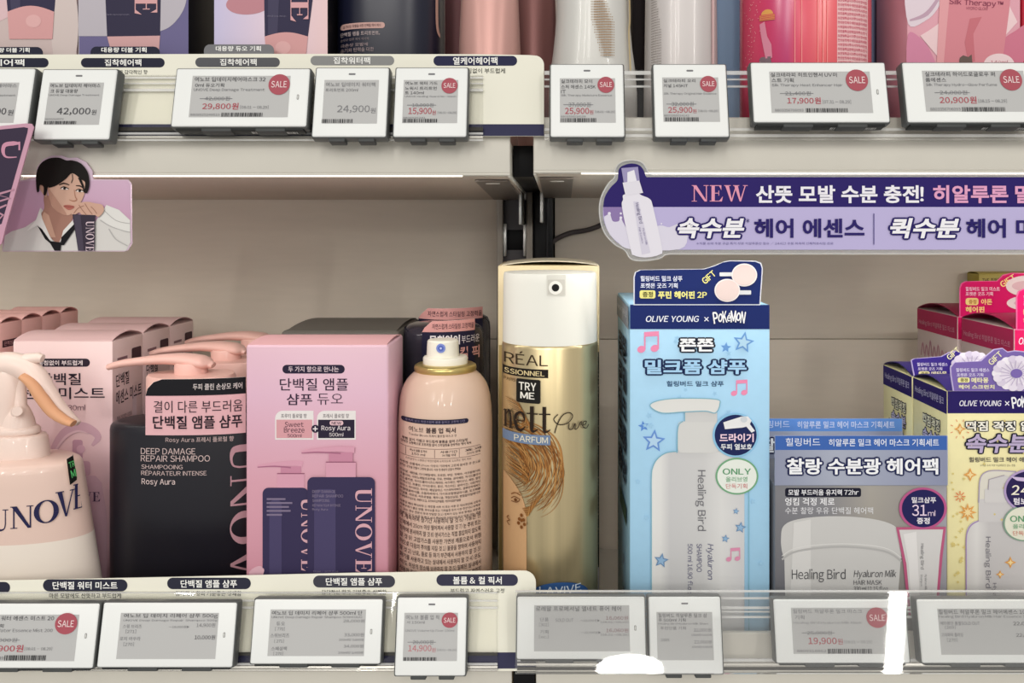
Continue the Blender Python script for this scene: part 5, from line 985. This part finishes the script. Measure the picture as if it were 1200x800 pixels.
def dots2(m, c):
    for i in range(9):
        for j in range(44):
            x, y = 764+i*1.7, -60+j*3.1
            if x < 766+max(0, min(1, y/60+.4))*9: m.rect(c, x-.9, y-.35, x+.6, y+.35, '#8f8680', 2)
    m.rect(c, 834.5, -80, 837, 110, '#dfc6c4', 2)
pearl('pearly white bottle in front of the light blue carton', [(758, 839.5, -90), (758, 839.5, 0), (757, 839.5, 40), (756, 839.5, 80), (755, 840, 110)], .548, PEARL2, dots2, 0)
def up_box(name, label, px0, px1, d0, d1, face, cat='carton', deco=None):
    X0, X1 = px2x(px0, d0), px2x(px1, d0); t = thing(name, label, cat, ((X0+X1)/2, d0, ZU)); m = MB(); m.box(X0, X1, d0, d1, ZU, ZU+.15, face, .0008)
    if deco: deco(m, Front(d0))
    m.build('box', t); m = MB(); m.arch(X0+.0005, X1-.0005, d0+.0006, d1-.0006, ZU+.1498, .003, face); m.build('lid_flap', t)
up_box('black_carton', 'black carton in the gap between the two pearly bottles', 741, 757, .600, .66, '#1d1416')
up_box('blue_carton', 'light blue carton wrapping behind the red bottle', 838, 1027, .580, .62, ink('#8fadcf', .4), deco=lambda m, c: m.rect(c, 1018, -100, 1026.5, 160, '#7f8aa8', 1))
# red bottle
d = .545; X = px2x(943, d); a = px2x(1018, d)-X; t = thing('red_bottle', 'glossy coral red bottle with pink fine print column', 'hair spray bottle', (X, d, ZU))
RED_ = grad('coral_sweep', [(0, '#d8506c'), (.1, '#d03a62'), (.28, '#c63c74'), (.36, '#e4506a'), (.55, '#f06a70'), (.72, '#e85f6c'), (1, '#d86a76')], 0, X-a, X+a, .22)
m = MB(); m.oval(X, d, [(a*.97, .026, ZU), (a, .027, ZU+.002), (a, .027, ZU+.135), (a*.96, .026, ZU+.141), (a*.8, .022, ZU+.145)], RED_, 80, 2.3); c = Round(X, d, a, .027, step=4, p=2.3)
m.rect(c, 981, -110, 1017, 160, '#ecc3c4', 1)
for k in range(34): m.text(c, ['전성분정제수에탄올글리세린', '사용할때의주의사항직사광선', '화장품책임판매업자주소경기', '보관및취급시의주의사항어린'][k % 4], (982, -80+k*5.2, 1016, -76.4+k*5.2), '#d2647a', 3, .012, res=1)
m.ell(c, 899, 14, 7, 6, '#dfa257', 2, 24); m.rect(c, 890, 14, 908, 21, '#d04c56', 3); 
for k in range(4): m.rect(c, 890, 15+k*1.7, 908, 15.8+k*1.7, '#dd9a58', 4)
m.poly(c, [(890, 25), (896, 22), (899, 40), (904, 50), (905, 66), (897, 66), (892, 40)], '#d98aa0', 2); m.poly(c, [(890, 66), (892, 64), (903, 64), (905, 80), (890, 80)], '#7f6a72', 2)
for k in range(60): x, y = rnd.gauss(880, 5), rnd.uniform(-5, 78); m.rect(c, x, y, x+.8, y+.8, '#eda9b0', 3)
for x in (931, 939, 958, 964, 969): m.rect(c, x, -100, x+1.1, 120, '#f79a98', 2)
m.build('bottle', t, angle=50)
m = MB(); m.lathe(X, d, [(.022, ZU+.142), (.023, ZU+.144), (.022, ZU+.175), (.020, ZU+.177)], ink('#c8304a', .25), 40); m.build('cap', t, angle=50)
# maroon gift tube and pink ribbon carton
d0 = .522; X0, X1 = px2x(1063, d0), px2x(1196, d0)
t = thing('ribbon_carton', 'pink carton with ribbon curves and printed blush tube, top right', 'carton', ((X0+X1)/2, d0, ZU), 'pink ribbon cartons on the upper right shelf')
def ribbon(m, c, o=0):
    m.poly(c, [(o+1088, 36), (o+1098, 29), (o+1103, 24), (o+1098, 66), (o+1078, 42)], '#eecfd2', 3); m.poly(c, [(o+1182, 6), (o+1192, 26), (o+1172, 48), (o+1180, 10)], '#eecfd2', 3)
    m.poly(c, spl([(o+1064, 40), (o+1080, 46), (o+1090, 60), (o+1096, 80), (o+1080, 100), (o+1064, 90)], 5, True), '#d48aa6', 2); m.poly(c, spl([(o+1064, 28), (o+1085, 24), (o+1100, 8), (o+1110, -20), (o+1064, -30)], 5, True), '#e3d3dc', 2); m.stroke(c, [(o+1066, 24), (o+1086, 16), (o+1102, -6)], [2, 5, 3], '#c2a2b4', 3, sm=5)
    m.poly(c, spl([(o+1166, 68), (o+1174, 48), (o+1190, 36), (o+1204, 30), (o+1204, 60), (o+1186, 90)], 5, True), '#cf7a90', 2)
    m.poly(c, [(o+1112, -70), (o+1190, -70), (o+1182, 14), (o+1168, 120), (o+1094, 120), (o+1104, 40)], '#d78a94', 4); m.poly(c, [(o+1136, 22), (o+1150, 20), (o+1140, 40), (o+1142, 72), (o+1134, 74), (o+1130, 50)], '#c9747e', 5); m.poly(c, [(o+1104, -70), (o+1118, -70), (o+1104, 90), (o+1096, 100)], '#e3a3a8', 5)
    m.text(c, 'Silk Therapy™', (o+1112, 0, o+1175, 8.5), '#8a3f58', 6, .01, res=4, ang=3); m.text(c, 'HYDRO GLOW', (o+1132, 8.5, o+1157, 12), '#a0566a', 6, ang=2)
    m.ell(c, o+1170, 76, 18, 13, '#eed6d8', 6, 32); m.text(c, '140ml', (o+1160, 71, o+1180, 75), '#b86a7c', 7, res=1); m.poly(c, [(o+1124, 68), (o+1128, 65), (o+1134, 67), (o+1138, 64), (o+1139, 76), (o+1123, 76)], '#6a5a54', 6)
m = MB(); m.box(X0, X1, d0, d0+.05, ZU, ZU+.15, '#e2a7b4', .0008); c = Front(d0); ribbon(m, c); m.build('box', t); m = MB(); m.arch(X0+.0005, X1-.0005, d0+.0006, d0+.0494, ZU+.1498, .003, '#e2a7b4'); m.build('lid_flap', t)
X2 = px2x(1198, d0)
t = thing('crimson_carton', 'crimson carton slice at the top right picture corner', 'carton', (X2+.03, d0, ZU)); m = MB(); m.box(X2, X2+.06, d0, d0+.05, ZU, ZU+.15, '#b8283c', .0008); m.build('box', t); m = MB(); m.arch(X2+.0005, X2+.0595, d0+.0006, d0+.0494, ZU+.1498, .003, '#b8283c'); m.build('lid_flap', t)
d0 = .576; X0, X1 = px2x(1040.5, d0), px2x(1094, d0)
t = thing('maroon_carton', 'maroon carton with dark round window left of the ribbon carton', 'carton', ((X0+X1)/2, d0, ZU)); m = MB(); m.box(X0, X1, d0, d0+.06, ZU, ZU+.15, '#b06a76', .0008); c = Front(d0)
m.poly(c, [(1041, -100), (1064, -100), (1064, 10), (1041, 32)], '#a8224e', 1); m.ell(c, 1051.5, 62, 5.5, 34, '#1c1218', 2, 36)
for k in range(5): m.text(c, '실크테라피 기획세트', (1043, -12+k*9, 1062, -8+k*9), '#d8a0b0', 2, .01, res=1, ang=-22)
m.build('box', t); m = MB(); m.arch(X0+.0005, X1-.0005, d0+.0006, d0+.0594, ZU+.1498, .003, '#a8224e'); m.build('lid_flap', t)
# ================================================================== SIGNS ON THE UPPER SHELF LIP
c = Front(.4945); t = thing('shelf_sign', 'long violet clear-edged sign with bottle cutout under the upper right shelf', 'sign', c.map(740, 300))
OUT = [(1420, 204.5), (1420, 297.5), (784, 297.5)]+spl([(779, 298.5), (772, 303), (752, 305.5), (739, 303), (732, 293), (720, 286), (708, 272), (702.5, 252), (704, 232), (713, 215), (720, 208), (721, 198), (727, 190.5), (739, 187.5), (751, 189.5), (757, 196), (760, 203)], 5)+[(764, 204.5)]
RIM = acrylic('sign_rim', tint=(.84, .85, .88), frost=.22, f0=.3)
m = MB(); m.slab(c, OUT, RIM, .0024); m.stroke(c, OUT, 1.3, FROST, 1, closed=True); m.build('backing', t)
m = MB(); c = Front(.4943)
VT, VB = '#291b66', '#bdb4dd'
m.poly(c, [(1416, 207.5), (1416, 242.5)]+spl([(706.8, 242.5), (709, 230), (716, 219), (723.5, 211), (725, 199), (730, 194), (740, 191.5), (749, 193.5), (754, 199), (756.5, 206)], 5)+[(758, 207.5)], VT, 1)
m.poly(c, [(1416, 242.5), (1416, 292.5), (775, 292.5)]+spl([(735, 290), (722, 283), (712, 270), (707, 255), (706.8, 242.5)], 5), VB, 1); m.poly(c, [(707, 242.5), (735, 242.5), (735, 268), (712, 260), (707.5, 252)], '#8e79ad', 2)
m.poly(c, spl([(708, 256), (711, 252), (715, 251), (718, 259), (725, 259), (727, 254), (731, 262), (738, 270), (760, 268), (774, 264), (784, 266), (796, 262), (803, 268), (806, 276), (796, 292), (740, 292), (724, 284), (713, 272)], 4, True), '#dcd8e8', 3)
for x, y, r in ((714, 250, 1.8), (727.5, 250, 1.3), (727.5, 255, 1.6), (775, 262, 1)): m.ell(c, x, y, r, r, '#e6e2f0', 3, 14)
m.poly(c, spl([(731, 228), (746, 226), (752, 229), (761, 233), (765, 242), (775.5, 290), (773, 298), (757, 301.5), (743, 299), (739, 292), (729, 244), (730, 234)], 5, True), '#e7e4ee', 5); m.poly(c, [(742, 236), (748, 236), (762, 296), (752, 298)], '#d6d2e2', 6)
m.poly(c, [(729.5, 214), (749, 211.5), (753.5, 226), (733, 229.5)], '#e3e0ea', 6); m.poly(c, [(728, 197), (747.5, 195.5), (749.5, 212), (731, 215)], '#9f97c0', 5); m.poly(c, [(735, 202), (743, 199), (746, 212), (735, 214)], '#eceaf2', 7)
m.text(c, 'Healing Bird', (745.5, 237.5, 751, 262), '#6a6488', 8, rot=90, ang=-12); m.text(c, 'Hyaluron Milk', (754, 267, 757, 287), '#8a84a4', 8, rot=90, ang=-12, res=1); m.text(c, 'Hair Essence', (750, 266, 752.5, 285), '#8a84a4', 8, rot=90, ang=-12, res=1)
m.serif(c, 'NEW', (810.5, 217, 876, 236), '#e59ab4', 3); m.text(c, '산뜻 모발 수분 충전!', (885.5, 217, 1081.5, 238), '#efedf5', 3, .03); m.text(c, '히알루론', (1093, 217, 1181, 238), '#e3a3c6', 3, .03); m.text(c, '밀크', (1189, 217, 1231, 238), '#e3a3c6', 3, .03); m.text(c, '함유', (1243, 217, 1286, 238), '#e3a3c6', 3, .03)
m.text(c, '속수분', (793.5, 255.5, 872, 279), '#f2f1f6', 6, .035, it=.2, ol=('#241a62', .085)); m.text(c, '*', (874, 256, 878, 261), '#2e2766', 5, .02); m.text(c, '헤어 에센스', (883.5, 256, 1012.5, 278.5), '#281d66', 5, .03)
m.rect(c, 1023, 250, 1024, 286.5, '#4a4180', 5); m.text(c, '퀵수분', (1042.5, 255.5, 1123.5, 279), '#f2f1f6', 6, .035, it=.2, ol=('#241a62', .085)); m.text(c, '헤어 미스트', (1131.5, 256, 1262, 278.5), '#281d66', 5, .03)
m.text(c, '*식물 유래 수분 공급 특허 성분 히알루론산 함유 / 24시간 수분 지속력 인체적용시험 완료', (816, 283.5, 976, 286.5), '#6a6196', 5, res=1); m.build('print', t)
# portrait card
c = Front(.4950); t = thing('portrait_card', 'cutout card of a dark-haired person in white shirt and loose black tie', 'card', c.map(80, 294))
OUTP = [(3, 294.5), (3, 214), (30, 210.5), (42, 207), (43.5, 196), (50, 187), (60, 182.5), (72, 182), (80, 185), (90, 184.5), (101, 190), (108, 200), (109, 210), (150, 210.5), (153.5, 215), (154.5, 285), (150, 293), (146, 294.5)]
m = MB(); m.slab(c, OUTP, '#d9c0d2', .0008)
BGP = grad('portrait_ground', [(0, '#b78ba2'), (.4, '#c79db8'), (1, '#d3b4cc')], 2, z_(294, .495), z_(184, .495))
q = lambda L: [(x/5, 140+y/5) for x, y in L]
m.poly(c, [(4, 293.5), (4, 215), (43, 211), (108, 211.5), (149.5, 211.5), (152.5, 216), (153.5, 285), (146, 293.5)], BGP, 1)
SH, SH2, SK, SK2 = '#d5d2ce', '#b5b2b0', '#c39a86', '#a3796a'
m.poly(c, q([(20, 768), (30, 680), (70, 655), (150, 630), (215, 585), (240, 515), (300, 600), (440, 600), (480, 690), (560, 600), (625, 500), (700, 530), (764, 590), (766, 720), (740, 768)]), SH, 2)
m.poly(c, q([(585, 580), (625, 500), (700, 530), (764, 590), (764, 660), (700, 650), (640, 620)]), '#e0deda', 3); m.stroke(c, q([(590, 590), (650, 625), (720, 650), (764, 660)]), 1, SH2, 4, sm=4); m.stroke(c, q([(640, 640), (680, 700), (750, 740)]), 1.2, SH2, 4, sm=4); m.stroke(c, q([(600, 520), (680, 590), (764, 610)]), .8, SH2, 4, sm=4)
m.poly(c, spl(q([(272, 440), (262, 520), (245, 570), (300, 690), (350, 720), (400, 650), (430, 570), (420, 540)]), 4, True), SK2, 4); m.poly(c, q([(262, 540), (290, 560), (330, 690), (300, 690), (245, 575)]), SK, 5)
m.poly(c, spl(q([(235, 400), (245, 380), (262, 388), (280, 420), (275, 455), (258, 440)]), 4, True), SK, 5)
m.poly(c, spl(q([(285, 345), (300, 480), (330, 530), (390, 560), (425, 550), (460, 510), (490, 460), (505, 400), (500, 330), (400, 290)]), 5, True), '#cfa894', 6); m.poly(c, spl(q([(285, 400), (300, 480), (335, 535), (395, 560), (360, 500), (310, 430)]), 4, True), '#b78c7a', 7)
HR = '#15110f'
m.poly(c, spl(q([(222, 420), (218, 330), (240, 265), (290, 230), (350, 224), (395, 240), (430, 240), (480, 258), (520, 310), (530, 380), (515, 430), (500, 420), (505, 370), (480, 350), (430, 315), (390, 350), (340, 385), (295, 400), (288, 395), (275, 440), (262, 440), (262, 395), (240, 385), (236, 420)]), 4, True), HR, 9)
m.stroke(c, q([(430, 320), (432, 350), (424, 372)]), .8, HR, 9); m.stroke(c, q([(470, 340), (492, 390), (500, 430)]), [3, 2.4, .5], HR, 9)
m.stroke(c, q([(352, 384), (380, 374), (412, 384)]), [1, 1.8, .8], '#2a1d18', 8, sm=4); m.stroke(c, q([(450, 388), (475, 390), (492, 402)]), [.8, 1.6, .6], '#2a1d18', 8, sm=4)
for x, y in ((385, 404), (474, 418)): m.poly(c, spl(q([(x-22, y+2), (x-4, y-8), (x+22, y+4), (x, y+8)]), 4, True), '#e8dcd6', 8); m.ell(c, x/5, 140+y/5, 1.6, 1.5, '#1d1512', 10, 16); m.stroke(c, q([(x-24, y), (x-4, y-10), (x+24, y+2)]), .9, '#1d1512', 10, sm=4)
m.stroke(c, q([(440, 410), (446, 450), (455, 470), (436, 478), (412, 470)]), [.4, .8, 1, 1.2, .6], '#a8755f', 8, sm=4)
m.poly(c, spl(q([(378, 505), (405, 500), (440, 508), (435, 520), (410, 530), (390, 520)]), 4, True), '#b0675c', 8); m.stroke(c, q([(380, 507), (410, 512), (438, 510)]), .6, '#7d3f38', 9)
m.poly(c, spl(q([(425, 550), (440, 520), (470, 490), (520, 482), (560, 490), (605, 500), (615, 535), (585, 570), (560, 560), (520, 572), (490, 560), (470, 545), (440, 560)]), 5, True), '#cda592', 10)
for a_ in ([(470, 500), (490, 530), (515, 560)], [(505, 492), (525, 525), (548, 555)], [(540, 510), (560, 530), (575, 552)], [(440, 550), (465, 520), (500, 505)]): m.stroke(c, q(a_), .8, '#9a6f5e', 11, sm=4)
m.poly(c, q([(160, 655), (215, 590), (240, 520), (252, 580), (300, 690), (320, 720), (290, 700), (225, 620)]), '#e4e2de', 6); m.poly(c, q([(365, 690), (375, 650), (430, 590), (440, 620), (380, 690), (352, 720)]), '#e0deda', 6)
m.poly(c, q([(225, 622), (250, 640), (300, 712), (365, 720), (360, 768), (325, 768), (300, 725), (270, 700)]), '#121115', 7); m.poly(c, q([(360, 735), (365, 690), (440, 612), (445, 640), (380, 735)]), '#121115', 7)
m.poly(c, q([(432, 555), (565, 560), (562, 768), (465, 768)]), '#38303e', 10); m.poly(c, q([(440, 560), (480, 560), (500, 768), (466, 768)]), '#4a4252', 11); m.serif(c, 'UNOVE', (102.5, 259, 112, 294), '#d8c3cc', 12, rot=90)
m.build('card', t)
m = MB(); m.box(c.map(12, 0).x, c.map(24, 0).x, .4957, .4976, z_(214, .495), z_(206, .495), FROST, .0002); m.build('clip', t)
# dark leaf card at the far left
c = Front(.468); t = thing('leaf_card', 'dark pink-edged card leaning at the far left, hiding a price tag', 'card', c.map(0, 290))
m = MB(); OL_ = [(-42, 152), (30, 144.5), (37, 145), (39.5, 149), (6, 268), (2, 285), (-8, 294), (-75, 294)]
m.slab(c, OL_, '#c99aae', .0008); m.poly(c, [(-40, 156), (28, 149), (33, 150), (32, 156), (2, 262), (-6, 266), (-64, 268)], '#3a3044', 1)
m.stroke(c, [(24, 168), (16, 168), (6, 170), (4, 178), (8, 184), (20, 184)], [2, 5, 5, 4, 2, 1], '#c98fa6', 2, sm=5); m.rect(c, 22, 166, 24, 176, '#c98fa6', 2)
m.stroke(c, [(17, 222), (-4, 228), (12, 232), (-8, 238)], [2, 4, 3, 2], '#b9899c', 2); m.stroke(c, [(8, 240), (-6, 246), (4, 252), (-2, 258)], [2, 4, 3, 2], '#b9899c', 2)
m.build('card', t)
m = MB(); m.tube([W(-20, 200, .4688), W(-20, 200, .4972)], .0012, CLEAR, 10); m.build('wobbler_arm', t)
_tc_ob = _to; bpy.data.objects.remove(_tc_ob); bpy.data.curves.remove(_tc)
